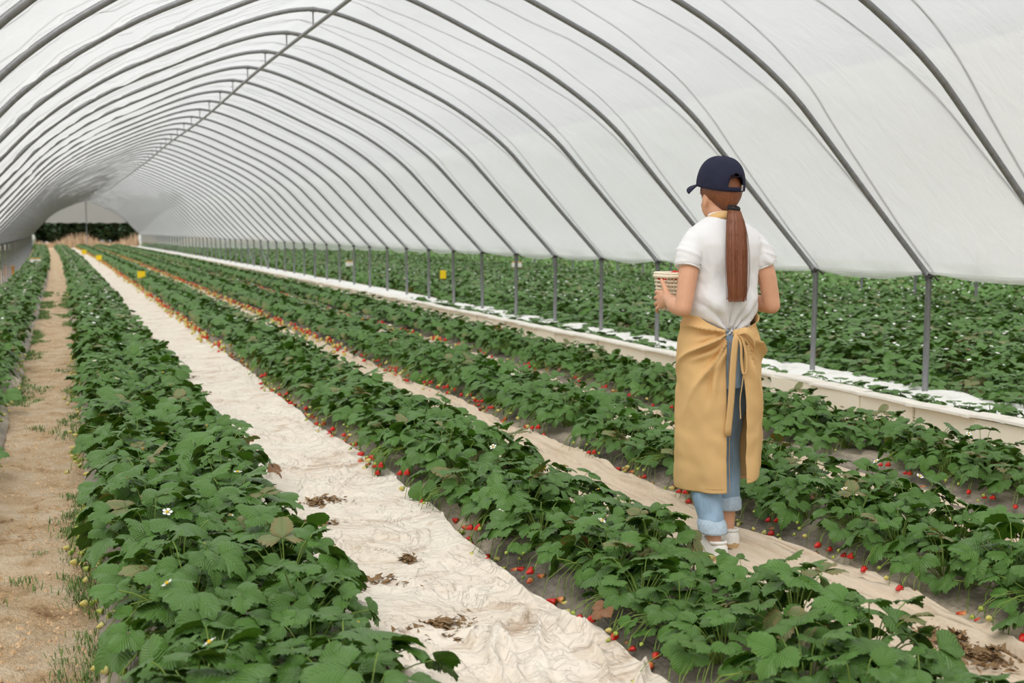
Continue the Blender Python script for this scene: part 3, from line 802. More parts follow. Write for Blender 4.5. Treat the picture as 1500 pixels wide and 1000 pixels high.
nt.links.new(ramp(nt, st_, [(.2, lin(74, 38, 20)), (.5, lin(126, 72, 42)), (.8, lin(170, 108, 68))]), b.inputs['Base Color'])
b.inputs['Roughness'].default_value = .38; bump(nt, b, st_, .5, .002); M['hair'] = m
M['eye'] = simple('eye', lin(240, 240, 240), .2, .02)

person = empty('person', (2.602, 4.43, 0.028), math.radians(2)); person.scale = (.985, .985, .985)
tag(person, 'woman walking away in navy cap, white shirt and tan wrap apron, holding a basket', 'person')

def ell(cx, cy, z, a, b, n=40, p=2.0):
    t = np.arange(n) * 2 * PI / n
    c, s = np.cos(t), np.sin(t)
    return np.stack([cx + a * np.sign(c) * np.abs(c) ** (2 / p), cy + b * np.sign(s) * np.abs(s) ** (2 / p), np.full(n, z)], 1)
def interp_rings(keys, n=30, num=40, p=2.0):
    k = np.array(keys, float); zz = np.linspace(k[0, 0], k[-1, 0], n)
    q = [np.interp(zz, k[:, 0], k[:, i]) for i in range(1, 5)]
    return [ell(q[0][i], q[1][i], zz[i], q[2][i], q[3][i], num, p) for i in range(n)]
def limb(mb, pts, rad, n=14, sub=6, mat=0):
    P = catmull(np.array(pts, float), sub); R = np.interp(np.linspace(0, 1, len(P)), np.linspace(0, 1, len(rad)), rad)
    mb.tube(P, R, n, mat)
    mb.ball(P[0], R[0] * .99, 12, 8, mat); mb.ball(P[-1], R[-1] * .99, 12, 8, mat)
HX = math.radians(4)                                         # head turn
HC = np.array([.010, .03, 1.53])
ELB = {-1: (-.228, -.075, 1.068), 1: (.220, -.065, 1.068)}
WRI = {-1: (-.178, .135, 1.095), 1: (.178, .135, 1.095)}
mb = MB()
mb.loft(interp_rings([(.80, 0, 0, .145, .10), (.90, 0, 0, .155, .105), (1.0, 0, .0, .125, .088), (1.08, 0, 0, .115, .08), (1.2, 0, 0, .13, .09), (1.32, 0, -.005, .15, .085), (1.39, 0, -.01, .12, .065), (1.43, 0, -.005, .06, .055)]))
limb(mb, [(0, -.005, 1.38), (0, .005, 1.45), (-.002, .018, 1.50)], [.056, .05, .052])
mb.ball(HC + (0, -.005, .025), (.076, .094, .098), 20, 14); mb.ball(HC + (0, .025, -.03), (.068, .068, .072), 16, 10)      # skull and jaw
mb.ball(HC + (0, .07, -.085), (.025, .022, .02), 10, 8)                                                               # chin
mb.ball(HC + (0, .096, -.02), (.011, .016, .02), 10, 8); mb.ball(HC + (0, .086, .004), (.008, .012, .022), 8, 6)        # nose
mb.ball(HC + (0, .086, -.055), (.022, .010, .006), 10, 6); mb.ball(HC + (0, .084, -.065), (.019, .010, .007), 10, 6)    # lips
for s_ in (-1, 1):
    mb.ball(HC + (s_ * .034, .078, .022), (.022, .012, .008), 8, 6)                                                     # brow
    mb.ball(HC + (s_ * .036, .06, -.03), (.022, .02, .018), 8, 6)                                                       # cheek
    mb.ball(HC + (s_ * .076, .0, -.01), (.009, .018, .03), 10, 8)                                                       # ear
    limb(mb, [(s_ * .135, -.015, 1.345), (s_ * .165, -.03, 1.29), (s_ * .195, -.055, 1.2), ELB[s_]], [.046, .045, .041, .036])
    e, w_ = np.array(ELB[s_]), np.array(WRI[s_])
    limb(mb, [e, e * .65 + w_ * .35 + (s_ * .008, 0, -.004), w_], [.036, .037, .025])
    # hand flat against the basket end: palm, four fingers, thumb
    px_ = s_ * .172
    mb.loft([ell(0, 0, 0, 1, 1, 14) * 0 + np.stack([px_ + sx_ * .014 * np.cos(t_) , np.full(14, y_), zc + hh * np.sin(t_)], 1)
             for t_ in [np.arange(14) * 2 * PI / 14] for (y_, hh, zc, sx_) in ((.13, .024, 1.094, 1.5), (.16, .034, 1.092, 1.2), (.20, .042, 1.09, 1.0), (.225, .040, 1.09, .9))])
    for fi, (z0, ln, dz) in enumerate(((1.122, .072, -.004), (1.101, .08, -.012), (1.080, .075, -.022), (1.060, .060, -.030))):
        p0 = np.array((px_, .205, z0)); r0 = .0092 - .0006 * (fi == 3)
        limb(mb, [p0, p0 + (s_ * .006, ln * .45, dz * .4), p0 + (-s_ * .004, ln * .8, dz * .8), p0 + (-s_ * .02, ln * 1.12, dz * 1.1)], [r0, r0, r0 * .9, r0 * .78], 10, 4)
    limb(mb, [(px_, .15, 1.108), (px_ - s_ * .002, .178, 1.138), (px_ - s_ * .006, .205, 1.16), (px_ - s_ * .008, .222, 1.172)], [.014, .012, .0105, .009], 10, 4)
LEG = {-1: [(-.085, 0, .88), (-.088, .015, .68), (-.09, .03, .49), (-.088, -.05, .28), (-.085, -.115, .085)],
       1: [(.085, 0, .88), (.09, .05, .68), (.09, .09, .49), (.087, .06, .28), (.085, .045, .085)]}
for s_ in (-1, 1):
    limb(mb, LEG[s_], [.08, .068, .05, .044, .031])
    a = np.array(LEG[s_][-1])
    mb.ball(a + (0, -.018, -.045), (.03, .035, .035), 12, 8)
    limb(mb, [a + (0, .0, -.04), a + (-.004 * s_ * -1, .06, -.055), a + (.004 * s_, .13, -.062)], [.032, .03, .022])
tmp = mb.build('tmp_body', M['skin'])
bme = baked(tmp, [('REMESH', dict(mode='VOXEL', voxel_size=.0045)), ('SMOOTH', dict(iterations=4, factor=.5))])
bpy.data.objects.remove(tmp); bme.polygons.foreach_set('use_smooth', [True] * len(bme.polygons))
bme.materials.clear(); bme.materials.append(M['skin'])
body = link('body', bme, person)
for s_ in (-1, 1):
    q = MB(); q.ball(HC + (s_ * .034, .078, .004), (.012, .01, .011), 12, 8); q.build('eye', M['eye'], body)

# shirt: torso and sleeves in one surface
mb = MB()
mb.loft(interp_rings([(.93, 0, -.002, .128, .094), (1.0, 0, -.004, .140, .104), (1.06, 0, -.006, .152, .116), (1.13, 0, -.008, .150, .115), (1.2, 0, -.010, .157, .117), (1.28, 0, -.015, .166, .116), (1.335, 0, -.017, .178, .108), (1.368, 0, -.016, .178, .094), (1.395, 0, -.014, .158, .080), (1.418, 0, -.010, .122, .070), (1.436, 0, -.005, .085, .064), (1.450, 0, 0, .060, .058)], 50, 56, 2.25))
for s_ in (-1, 1):
    P = catmull(np.array([(s_ * .11, -.015, 1.345), (s_ * .146, -.022, 1.325), (s_ * .174, -.034, 1.285), (s_ * .191, -.046, 1.238)]), 6)
    mb.tube(P, np.interp(np.linspace(0, 1, len(P)), [0, .35, .7, 1], [.058, .060, .057, .055]), 24)
tmp = mb.build('tmp_shirt', M['shirt'])
sme = baked(tmp, [('REMESH', dict(mode='VOXEL', voxel_size=.006)), ('SMOOTH', dict(iterations=7, factor=.5))])
bpy.data.objects.remove(tmp)
co = np.empty(len(sme.vertices) * 3); sme.vertices.foreach_get('co', co); co = co.reshape(-1, 3)
no = np.empty(len(sme.vertices) * 3); sme.vertices.foreach_get('normal', no); no = no.reshape(-1, 3)
# creases: gathers towards the tucked waist knot, soft drape below the shoulder blades
kx, kz = -.012, .955
dx, dz_ = co[:, 0] - kx, co[:, 2] - kz; ang = np.arctan2(dx, dz_); rad = np.hypot(dx, dz_)
back = (co[:, 1] < 0) & (np.abs(co[:, 0]) < .2)
g = (np.abs(np.sin(ang * 6.5 + 2.2 * vn(co[:, 0] * 9, co[:, 2] * 9, 3))) - .5) * .034 * np.exp(-rad / .13) * sstep(1.30, 1.12, co[:, 2])
d2 = (fbm(co[:, 0] * 14 + co[:, 2] * 5, co[:, 2] * 6 - co[:, 0] * 4, 4, 5) - .5) * .034 * (.35 + .65 * sstep(1.36, 1.12, co[:, 2]))
drape = .022 * np.exp(-((co[:, 2] - 1.09) / .05) ** 2) * (1 - .5 * sstep(.05, .15, np.abs(co[:, 0])))
slv = (1 - np.abs(2 * fbm(co[:, 0] * 8 + co[:, 2] * 16, co[:, 2] * 5, 3, 15) - 1)) ** 4 * .010 * sstep(.13, .17, np.abs(co[:, 0]))
co += no * (np.where(back, g + drape, 0) + d2 + slv)[:, None]
sme.vertices.foreach_set('co', co.ravel()); sme.polygons.foreach_set('use_smooth', [True] * len(sme.polygons)); sme.update()
sme.materials.clear(); sme.materials.append(M['shirt'])
shirt = link('shirt', sme, person)
for s_ in (-1, 1):
    c1 = np.array((s_ * .1915, -.0462, 1.2365)); ax = Vector((s_ * .018, -.012, -.052)).normalized()
    q = MB(); B1 = ax.cross(Vector((0, 1, 0))).normalized(); B2 = ax.cross(B1)
    for off, rr_, mt in ((0.0, .0510, 0), (-.016, .0530, 1)):
        pth = [tuple(Vector(c1) + ax * off + (B1 * math.cos(a) + B2 * math.sin(a)) * rr_) for a in np.linspace(0, 2 * PI, 33)]
        q.tube(pth, .0036 if mt == 0 else .0016, 6, mt)
    q.build('sleeve_hem', [M['shirt'], M['shirt_trim']], shirt)
q = MB()
P = []
for t_ in np.linspace(0, 2 * PI, 37):
    x_, y_ = math.sin(t_), -math.cos(t_); lo = 1.436 + .012 * y_ * -1
    P.append([(x_ * .066, y_ * .062 - .002, lo - .012), (x_ * .062, y_ * .060 - .002, lo + .012), (x_ * .059, y_ * .057, lo + .028), (x_ * .053, y_ * .051, lo + .027)])
q.grid(P); q.build('collar', M['shirt'], shirt)

# jeans
mb = MB()
mb.loft(interp_rings([(.72, 0, .0, .155, .108), (.82, 0, -.004, .168, .118), (.92, 0, 0, .155, .112), (.99, 0, 0, .13, .098)], 16, 36))
CUFF = {-1: .140, 1: .195}
for s_ in (-1, 1):
    Lg = np.array(LEG[s_]); P = catmull(Lg, 6); zc = CUFF[s_]; P = P[P[:, 2] >= zc - .03]
    mb.tube(P, np.interp(P[:, 2][::-1], [zc, .28, .45, .7, .9], [.055, .06, .066, .085, .095])[::-1], 24)
tmp = mb.build('tmp_jeans', M['denim']); jme = baked(tmp, [('REMESH', dict(mode='VOXEL', voxel_size=.007)), ('SMOOTH', dict(iterations=4, factor=.5))]); bpy.data.objects.remove(tmp)
co = np.empty(len(jme.vertices) * 3); jme.vertices.foreach_get('co', co); co = co.reshape(-1, 3)
no = np.empty(len(jme.vertices) * 3); jme.vertices.foreach_get('normal', no); no = no.reshape(-1, 3)
co += no * ((fbm(co[:, 0] * 10, co[:, 2] * 14 + co[:, 1] * 6, 3, 25) - .5) * .014)[:, None]
jme.vertices.foreach_set('co', co.ravel()); jme.polygons.foreach_set('use_smooth', [True] * len(jme.polygons)); jme.materials.clear(); jme.materials.append(M['denim'])
jeans = link('jeans', jme, person)
for s_ in (-1, 1):
    Lg = catmull(np.array(LEG[s_]), 6); zc = CUFF[s_]; q = MB(); rings = []
    for dz, rr_ in ((-.030, .046), (-.032, .060), (-.022, .0625), (.006, .0625), (.011, .061), (.040, .049)):
        i = np.argmin(np.abs(Lg[:, 2] - (zc + dz))); cxx = np.interp(-(zc + dz), -Lg[:, 2], Lg[:, 0]); cyy = np.interp(-(zc + dz), -Lg[:, 2], Lg[:, 1])
        rings.append(ell(cxx, cyy, zc + dz, rr_, rr_ * 1.03, 28))
    q.loft(rings, caps=False); q.build('cuff', M['denim_hem'], jeans)

# shoes
for s_ in (-1, 1):
    a = np.array(LEG[s_][-1]); yaw = math.radians(6 * -s_)
    sh = empty('shoe', (a[0], a[1], 0)); sh.parent = person; sh.rotation_euler = (0, 0, yaw)
    q = MB(); st2 = [(-.066, .022), (-.052, .035), (0, .036), (.06, .041), (.12, .046), (.165, .038), (.188, .018)]
    rings = []
    for z_, g_ in ((.0, -.003), (.004, .001), (.02, .001), (.024, -.002)):
        pts_ = [(w_ + g_, y_) for y_, w_ in st2]; rings.append([(w_, y_, z_) for w_, y_ in pts_] + [(0, .196, z_)] + [(-w_, y_, z_) for w_, y_ in pts_[::-1]] + [(0, -.073, z_)])
    q.loft(rings); q.build('sole', M['sole'], sh)
    q = MB(); rings = []
    prof = [(-.070, .010, .010, .030), (-.067, .022, .02, .046), (-.058, .031, .03, .056), (-.045, .034, .032, .060), (-.02, .035, .033, .058), (.02, .034, .036, .064), (.05, .036, .040, .068), (.09, .041, .042, .058), (.13, .043, .040, .046), (.165, .036, .032, .036), (.19, .014, .014, .026)]
    for y_, wb, wt, h_ in prof:
        t_ = np.linspace(0, PI, 13)
        rings.append([(wb * math.cos(t) * (1 if abs(math.cos(t)) > .5 else 1), y_, .02 + h_ * math.sin(t) ** .6) for t in t_])
    q.grid(rings); b0 = len(q.v)
    q.poly([r_ for r_ in rings[0]][::-1])
    q.build('upper', M['shoe'], sh)
    q = MB()
    q.tube([(.031 * math.sin(t), -.060 + .031 - .034 * math.cos(t), .074 + .004 * math.cos(t)) for t in np.linspace(-2.2, 2.2, 16)], .0065, 8)
    q.build('heel_collar', M['shoe'], sh)
    for j in range(4):
        q = MB(); yy = .035 + .018 * j; zz = .095 - .010 * j
        q.tube([(-.024, yy, zz - .012), (0, yy + .003, zz + .002), (.024, yy, zz - .012)], .003, 6); q.build('lace', M['shoe'], sh)

# apron wrapped round the hips, open at the back
KN = np.array((-.012, -.135, .962))                          # the knot
na, nz = 240, 130
g0, g1 = -.036, .014                                          # back edges of the opening (x)
A = np.zeros((na, nz, 3))
zt = np.linspace(0, 1, nz)
for i in range(na):
    u = i / (na - 1)
    for j in range(nz):
        v = zt[j]
        # angle from the back centre, left side first
        th0 = -.24 - .02 * v; th1 = 2 * PI - .24 + .32 + .08 * v
        th = -th0 * 0 + (0.24 + u * (2 * PI - .24 - .13 - .06 * v)) if True else 0
        back_ = (1 + math.cos(th)) / 2
        ztop = 1.085 - .115 * back_ ** 2.2
        zbot = .285 - .0 * back_ + (.085 * sstep(.70, .84, u) - .05 * sstep(.84, 1.0, u))
        z = ztop + (float(zbot) - ztop) * v
        a_ = np.interp(z, [.28, .45, .65, .82, .93, 1.0, 1.085], [.180, .188, .192, .193, .184, .162, .150])
        b_ = np.interp(z, [.28, .45, .65, .82, .93, 1.0, 1.085], [.156, .154, .150, .148, .142, .126, .115])
        p_ = 2.25
        sx_, cy_ = math.sin(th), math.cos(th)
        x = -a_ * math.copysign(abs(sx_) ** (2 / p_), sx_); y = -b_ * math.copysign(abs(cy_) ** (2 / p_), cy_)
        A[i, j] = (x, y + .004, z)
rad_n = A - np.array((0, 0, 0)); rad_n[..., 2] = 0; rad_n /= np.linalg.norm(rad_n, axis=-1)[..., None]
# unrolled distance from the knot for the radiating folds
arc = np.cumsum(np.linalg.norm(np.diff(A[:, nz // 3], axis=0), axis=1)); arc = np.concatenate([[0], arc]); tot = arc[-1]
S = np.minimum(arc, tot - arc)[:, None] * np.ones((1, nz)); left = (arc < tot / 2)[:, None] * np.ones((1, nz)) > .5
DZ = KN[2] - A[..., 2]
an = np.arctan2(DZ, S + .02); rd = np.hypot(DZ, S + .02)
foldL = (1 - np.abs(np.sin(an * 5.2 + .5 + .8 * vn(S * 7, DZ * 5, 3)))) ** 2.2
foldR = (1 - np.abs(np.sin(an * 4.0 + 1.1 + .8 * vn(S * 7, DZ * 5, 13)))) ** 2.2
F = (np.where(left, foldL, foldR) ** 1.4 - .25) * .042 * np.exp(-((rd - .10) / .19) ** 2) * sstep(-.12, -.02, DZ)
F += (fbm(S * 5 + DZ * 3, DZ * 4.5 - S * 3, 3, 21) - .5) * .044 * sstep(.02, .2, DZ)
F += np.where(left, .010, .008) * np.exp(-((S - .20) / .06) ** 2) * np.exp(-((DZ - .12) / .10) ** 2)        # hip bulge
F += .010 * np.sin(S * 34) * sstep(.25, .6, DZ) * .6
F -= .016 * np.exp(-rd / .05)
for a0, ln, dep, lf in ((4, .20, .8, 1), (17, .17, 1.0, 1), (33, .26, 1.2, 1), (50, .24, .9, 1), (66, .36, .8, 1), (14, .16, .9, 0), (38, .20, 1.0, 0), (62, .26, .8, 0)):
    aa0 = math.radians(a0) + .10 * np.sin(rd * 14 + a0); w_ = rd * np.sin(an - aa0); env = sstep(.02, .06, rd) * (1 - sstep(ln * .55, ln, rd)) * (left == bool(lf)) * dep
    F += env * (-.015 * np.exp(-(w_ / .009) ** 2) + .013 * np.exp(-((w_ - .022) / .014) ** 2))
A += rad_n * F[..., None]
q = MB(); q.grid(A)
ap = q.build('apron', M['apron'], person); sd = ap.modifiers.new('thickness', 'SOLIDIFY'); sd.thickness = .0022; sd.offset = 1
ap['label'] = 'tan wrap apron open at the back'
# hems
q = MB(); q.tube(A[:, -1] * [1.004, 1.004, 1] + [0, 0, .018], .0016, 5, caps=False); q.tube(A[0, 8:] + [0.012, -.004, 0], .0014, 5, caps=False)
q.build('stitched_hem', M['stitch'], ap)
q = MB(); q.ball(KN + (0, -.012, 0), (.017, .014, .018), 14, 10); q.build('knot', M['apron'], ap)
def ribbon(path, width, wdir, name):
    P = catmull(np.array(path, float), 5); W = np.array(wdir, float); W /= np.linalg.norm(W)
    W = W[None] * np.ones((len(P), 1)) * width / 2
    G = np.stack([P - W, P - W * .5 + [0, -.0012, 0], P + W * .5 + [0, -.0012, 0], P + W], 1)
    r_ = MB(); r_.grid(G); o_ = r_.build(name, M['apron'], ap); s2 = o_.modifiers.new('thickness', 'SOLIDIFY'); s2.thickness = .003; return o_
k_ = KN + (0, -.022, 0)
ribbon([k_ + (0, 0, 0), k_ + (-.018, -.012, -.035), k_ + (-.028, -.014, -.14), k_ + (-.034, -.012, -.28), k_ + (-.046, -.010, -.43)], .034, (1, .12, .06), 'tie_end')
ribbon([k_ + (0, .004, 0), k_ + (.010, -.012, -.04), k_ + (.012, -.016, -.11), k_ + (.020, -.018, -.165), k_ + (.036, -.014, -.16), k_ + (.038, -.010, -.10), k_ + (.022, -.006, -.03), k_ + (.004, .002, 0)], .022, (.8, .5, .1), 'tie_loop')
ribbon([k_ + (.0, 0, .006), k_ + (.03, -.020, .012), k_ + (.07, -.016, -.022), k_ + (.088, .004, -.062), k_ + (.075, .010, -.058), k_ + (.04, .002, -.02), k_ + (.004, .004, .0)], .030, (.30, .25, .75), 'bow_loop')
q = MB(); q.tube(catmull(np.array([k_ + (.022, -.016, -.16), k_ + (.018, -.012, -.22), k_ + (.012, -.008, -.28), k_ + (.016, -.008, -.36)]), 5), .0022, 6); q.build('tie_cord', M['apron'], ap)
# neck strap of the apron
q = MB(); P = []
for t_ in np.linspace(-2.0, 2.0, 31):
    x_, y_ = math.sin(t_), -math.cos(t_); zz = 1.462 + .004 * math.cos(t_) - .012 * (1 - math.cos(t_))
    P.append([(x_ * .072, y_ * .068 - .004, zz - .022), (x_ * .066, y_ * .064 - .003, zz - .006), (x_ * .059, y_ * .058, zz + .010)])
q.grid(P); o_ = q.build('neck_strap', M['apron'], ap); s2 = o_.modifiers.new('thickness', 'SOLIDIFY'); s2.thickness = .003
# bib in front
q = MB(); P = []
for v in np.linspace(0, 1, 14):
    z = 1.06 + v * .27; hw = .13 - .04 * v
    P.append([(x_, np.interp(z, [1.06, 1.2, 1.33], [.122, .118, .105]) - x_ * x_ * 1.6, z) for x_ in np.linspace(-hw, hw, 15)])
q.grid(P); o_ = q.build('bib', M['apron'], ap); s2 = o_.modifiers.new('thickness', 'SOLIDIFY'); s2.thickness = .003

# hair
hair = empty('hair'); hair.parent = person; hair.location = (0, 0, 0)
TIE = np.array((.0, -.078, 1.487)); hn, hm_ = 60, 34; P = []
for i in range(hm_ + 1):
    ph = .06 + (PI * .80) * i / hm_; ring = []
    for j in range(hn + 1):
        a = -PI * .72 + 2 * PI * .72 * j / hn                 # 0 at the back of the head
        d = np.array((math.sin(ph) * math.sin(a) * .083, -math.sin(ph) * math.cos(a) * .102, math.cos(ph) * .103))
        p = HC + (0, -.008, .026) + d
        t_ = float(sstep(1.565, 1.455, p[2])) * (.35 + .65 * max(0, math.cos(a * .62)))
        p = p * (1 - t_ * .80) + (TIE + np.array((d[0] * .1, 0, (p[2] - 1.487) * .30))) * t_ * .80
        p = p + d / np.linalg.norm(d) * .0016 * math.sin(a * 46 + 5 * vn(np.array(a * 3), np.array(ph * 2), 2))
        ring.append(p)
    P.append(ring)
q = MB(); q.grid(P); hp = q.build('hair_on_head', M['hair'], hair); s2 = hp.modifiers.new('thickness', 'SOLIDIFY'); s2.thickness = .004
path = catmull(np.array([TIE + (0, .012, .004), TIE + (-.001, -.016, -.008), (-.010, -.122, 1.43), (-.018, -.147, 1.35), (-.022, -.158, 1.25), (-.024, -.165, 1.16), (-.025, -.166, 1.105)]), 8)
nP = len(path); tt = np.linspace(0, 1, nP); W = np.interp(tt, [0, .1, .2, .4, .62, .85, 1], [.013, .015, .028, .043, .049, .044, .037]); D = np.interp(tt, [0, .1, .3, .7, 1], [.016, .018, .024, .024, .016])
rings = []
for i in range(nP):
    a = np.arange(72) * 2 * PI / 72; rg = 1 + .025 * np.sin(a * 17 + tt[i] * 2) + .04 * (vn(a * 7, np.full(72, tt[i] * 3), 4) - .5) * 2
    tipz = -.012 * vn(a * 5, a * 0, 6) * (tt[i] > .97)
    rings.append(np.stack([path[i, 0] + W[i] * rg * np.cos(a), path[i, 1] + D[i] * rg * np.sin(a), path[i, 2] + tipz], 1))
q = MB(); q.loft(rings); q.build('ponytail', M['hair'], hair)
q = MB(); sr = random.Random(3)
for i in range(46):
    a = sr.uniform(0, 6.28); P = []
    sway = sr.gauss(0, .006) if i > 9 else sr.choice([-1, 1]) * sr.uniform(.018, .035)
    for k2 in range(4, nP, 6):
        e = 1.03 * np.array((W[k2] * math.cos(a), D[k2] * math.sin(a), 0)); P.append(path[k2] + e + np.array((sway * tt[k2] ** 1.5 * (1 if i > 9 else math.sin(tt[k2] * 3.0)), 0, 0)))
    P.append(P[-1] + np.array((sr.gauss(0, .004), 0, -sr.uniform(.005, .02)))); q.tube(np.array(P), .0009, 4, caps=False)
q.build('loose_strands', M['hair'], hair)['kind'] = 'stuff'
q = MB(); a = np.linspace(0, 2 * PI, 25)
for dz in (-.005, .004):
    q.tube(np.stack([TIE[0] + .020 * np.cos(a), TIE[1] - .014 + .020 * np.sin(a) , TIE[2] - .006 + dz + .006 * np.sin(a)], 1), .0085, 8)
q.build('hair_tie', M['hair_tie'], hair)

# cap
cap = empty('cap', tuple(HC + (0, .0, .043))); cap.parent = person; cap.rotation_euler = (math.radians(8), 0, HX); cap.scale = (.96, .98, 1.0)
nt_, ns_ = 96, 22; P = np.zeros((nt_, ns_, 3))
for i in range(nt_):
    a = 2 * PI * i / nt_                                      # 0 = back
    for j in range(ns_):
        s_ = j / (ns_ - 1); r_ = math.cos(s_ * PI / 2 * .985) ** .72
        bul = 1 + .035 * math.sin(s_ * PI)
        P[i, j] = (math.sin(a) * .0985 * r_ * bul, -math.cos(a) * .114 * r_ * bul, .131 * math.sin(s_ * PI / 2) ** 1.02 - .004 * math.cos(a) * (1 - s_))
q = MB()
b0 = len(q.v); q.v.extend(map(tuple, P.reshape(-1, 3)))
for i in range(nt_):
    i2 = (i + 1) % nt_; am = 2 * PI * (i + .5) / nt_; am = am if am < PI else am - 2 * PI
    for j in range(ns_ - 1):
        sm = (j + .5) / (ns_ - 1)
        if abs(am) < .40 and .10 < sm < .10 + .26 * math.sqrt(max(0, 1 - (am / .40) ** 4)): continue
        q.f.append((i * ns_ + j, i2 * ns_ + j, i2 * ns_ + j + 1, i * ns_ + j + 1)); q.m.append(0); q.uv.append(None)
q.f.append(tuple(i * ns_ + ns_ - 1 for i in range(nt_))); q.m.append(0); q.uv.append(None)
cr = q.build('crown', M['navy'], cap); s2 = cr.modifiers.new('thickness', 'SOLIDIFY'); s2.thickness = .004; s2.offset = 1
for k2 in range(6):
    i = int(nt_ * (k2 + .5) / 6 + .0) % nt_; j0 = 0
    q = MB(); q.tube(P[i, j0:] * 1.012 + [0, 0, .002], .0012, 5); q.build('seam', M['navy_seam'], cap)
q = MB(); a = np.linspace(-.42, .42, 19)
arch = [(math.sin(x) * .1, -math.cos(x) * .1157 + .003 * (1 - abs(x) / .42), .027 + .032 * math.sqrt(max(0, 1 - (x / .42) ** 4))) for x in a]
q.tube(np.array(arch) * [1.0, 1.0, 1] , .0022, 6); q.build('opening_binding', M['navy_seam'], cap)
q = MB(); q.ball((0, 0, .134), (.009, .009, .005), 12, 8); q.build('button', M['navy'], cap)
q = MB(); bs = np.array((math.sin(.27) * .105, -math.cos(.27) * .1215, .013)); q.box(bs, (.005, .002, .012), R=rz_m(.27), bev=.001); q.build('buckle', M['metal'], cap, False)
G = []
for u in np.linspace(0, 1, 12):
    row = []
    for a in np.linspace(-1.12, 1.12, 25):
        base_ = np.array((math.sin(a) * .098, math.cos(a) * .113, .004)); ln = .072 * math.cos(a * .95) ** .6
        row.append(base_ + np.array((math.sin(a) * .25, 1, 0)) * u * ln + np.array((0, 0, -.004 * u - (.034 * (math.sin(a)) ** 2) * u - .010 * u * u)))
    G.append(row)
q = MB(); q.grid(G); o_ = q.build('brim', M['navy'], cap); s2 = o_.modifiers.new('thickness', 'SOLIDIFY'); s2.thickness = .004; s2.offset = 0

# ------------------------------------------------------------------ basket with strawberries, carried in front of her
M['wicker'] = simple('white_wicker', lin(244, 232, 210), .7, .08, 30, bstr=.3)
bpy.context.view_layer.update(); bc = person.matrix_world @ Vector((0, .262, 1.035))
bk = empty('basket', tuple(bc), math.radians(3)); tag(bk, 'small pale wicker basket of strawberries held against the woman\'s front', 'basket')
def rrect(hx, hy, z, n=48, p=5.0, wob=0, ph=0):
    return np.array([((hx + wob * math.cos(n / 2 * t + ph)) * math.copysign(abs(math.cos(t)) ** (2 / p), math.cos(t)), (hy + wob * math.cos(n / 2 * t + ph)) * math.copysign(abs(math.sin(t)) ** (2 / p), math.sin(t)), z) for t in np.arange(n) * 2 * PI / n])
q = MB(); q.loft([rrect(.118, .062, 0), rrect(.122, .066, .006)]); q.build('base', M['wicker'], bk)
for k2 in range(8):
    z = .012 + k2 * .017; f_ = k2 / 8
    r_ = rrect(.126 + .016 * f_, .07 + .014 * f_, z, 48, 5.0, .003, PI * (k2 % 2)); q = MB(); q.tube(np.vstack([r_, r_[:2]]), .005, 6, caps=False); q.build('weaver', M['wicker'], bk)
b0, b1 = rrect(.124, .068, .0, 24), rrect(.142, .084, .15, 24)
for k2 in range(24):
    q = MB(); q.tube([b0[k2], b1[k2]], .004, 6); q.build('stake', M['wicker'], bk)
r_ = rrect(.145, .087, .152, 48); q = MB(); q.tube(np.vstack([r_, r_[:2]]), .0085, 8, caps=False); q.tube(np.vstack([r_, r_[:2]]) + [0, 0, .012], .006, 8, caps=False); q.build('rim', M['wicker'], bk)
br = random.Random(12); n_b = 0
for (lz, rows_) in ((.135, 3), (.163, 2)):
    for iy in range(rows_):
        for ix in range(6 if rows_ == 3 else 4):
            x = (ix - (2.5 if rows_ == 3 else 1.5)) * .044 + br.uniform(-.005, .005); y = (iy - (rows_ - 1) / 2) * .044 + br.uniform(-.004, .004)
            o = link('picked_strawberry', BER['red']); v = person.matrix_world @ Vector((x, .262 + y, 1.035 + lz))
            o.location = v; o.rotation_euler = (br.uniform(-1.6, 1.6), br.uniform(-1.6, 1.6), br.uniform(0, 6.28))
            tag(o, 'ripe red strawberry lying in the woman\'s wicker basket', 'strawberry', 'picked strawberries in the basket')

# ------------------------------------------------------------------ grass and litter
mb = MB(); r = random.Random(61)
for i in range(4000):
    y = 3.2 + 26 * r.random() ** 1.2; side = r.random()
    x = r.gauss(-.44, .09) if side < .62 else (r.gauss(.05, .05) if side < .82 else r.uniform(-.5, .1))
    if fbm(np.array(x * 2.2), np.array(y * 1.1), 3, 9) < (.50 if side < .82 else .59): continue
    for b in range(r.randint(10, 20)):
        a = r.uniform(0, 6.28); h = r.uniform(.004, .02); l = r.uniform(.01, .035); bx, by = x + r.gauss(0, .022), y + r.gauss(0, .022); wd = r.uniform(.0007, .0016) * (1 + .08 * y)
        px, py = -math.sin(a) * wd, math.cos(a) * wd; zb = -.012
        mb.faces([(bx - px, by - py, zb), (bx + px, by + py, zb), (bx + math.cos(a) * l * .45 + px, by + math.sin(a) * l * .45 + py, h), (bx + math.cos(a) * l * .45 - px, by + math.sin(a) * l * .45 - py, h), (bx + math.cos(a) * l, by + math.sin(a) * l, h * .75)], [(0, 1, 2, 3), (3, 2, 4)])
tag(mb.build('grass', M['grass']), 'short green grass and weeds along the soil path', 'grass', None, 'stuff')

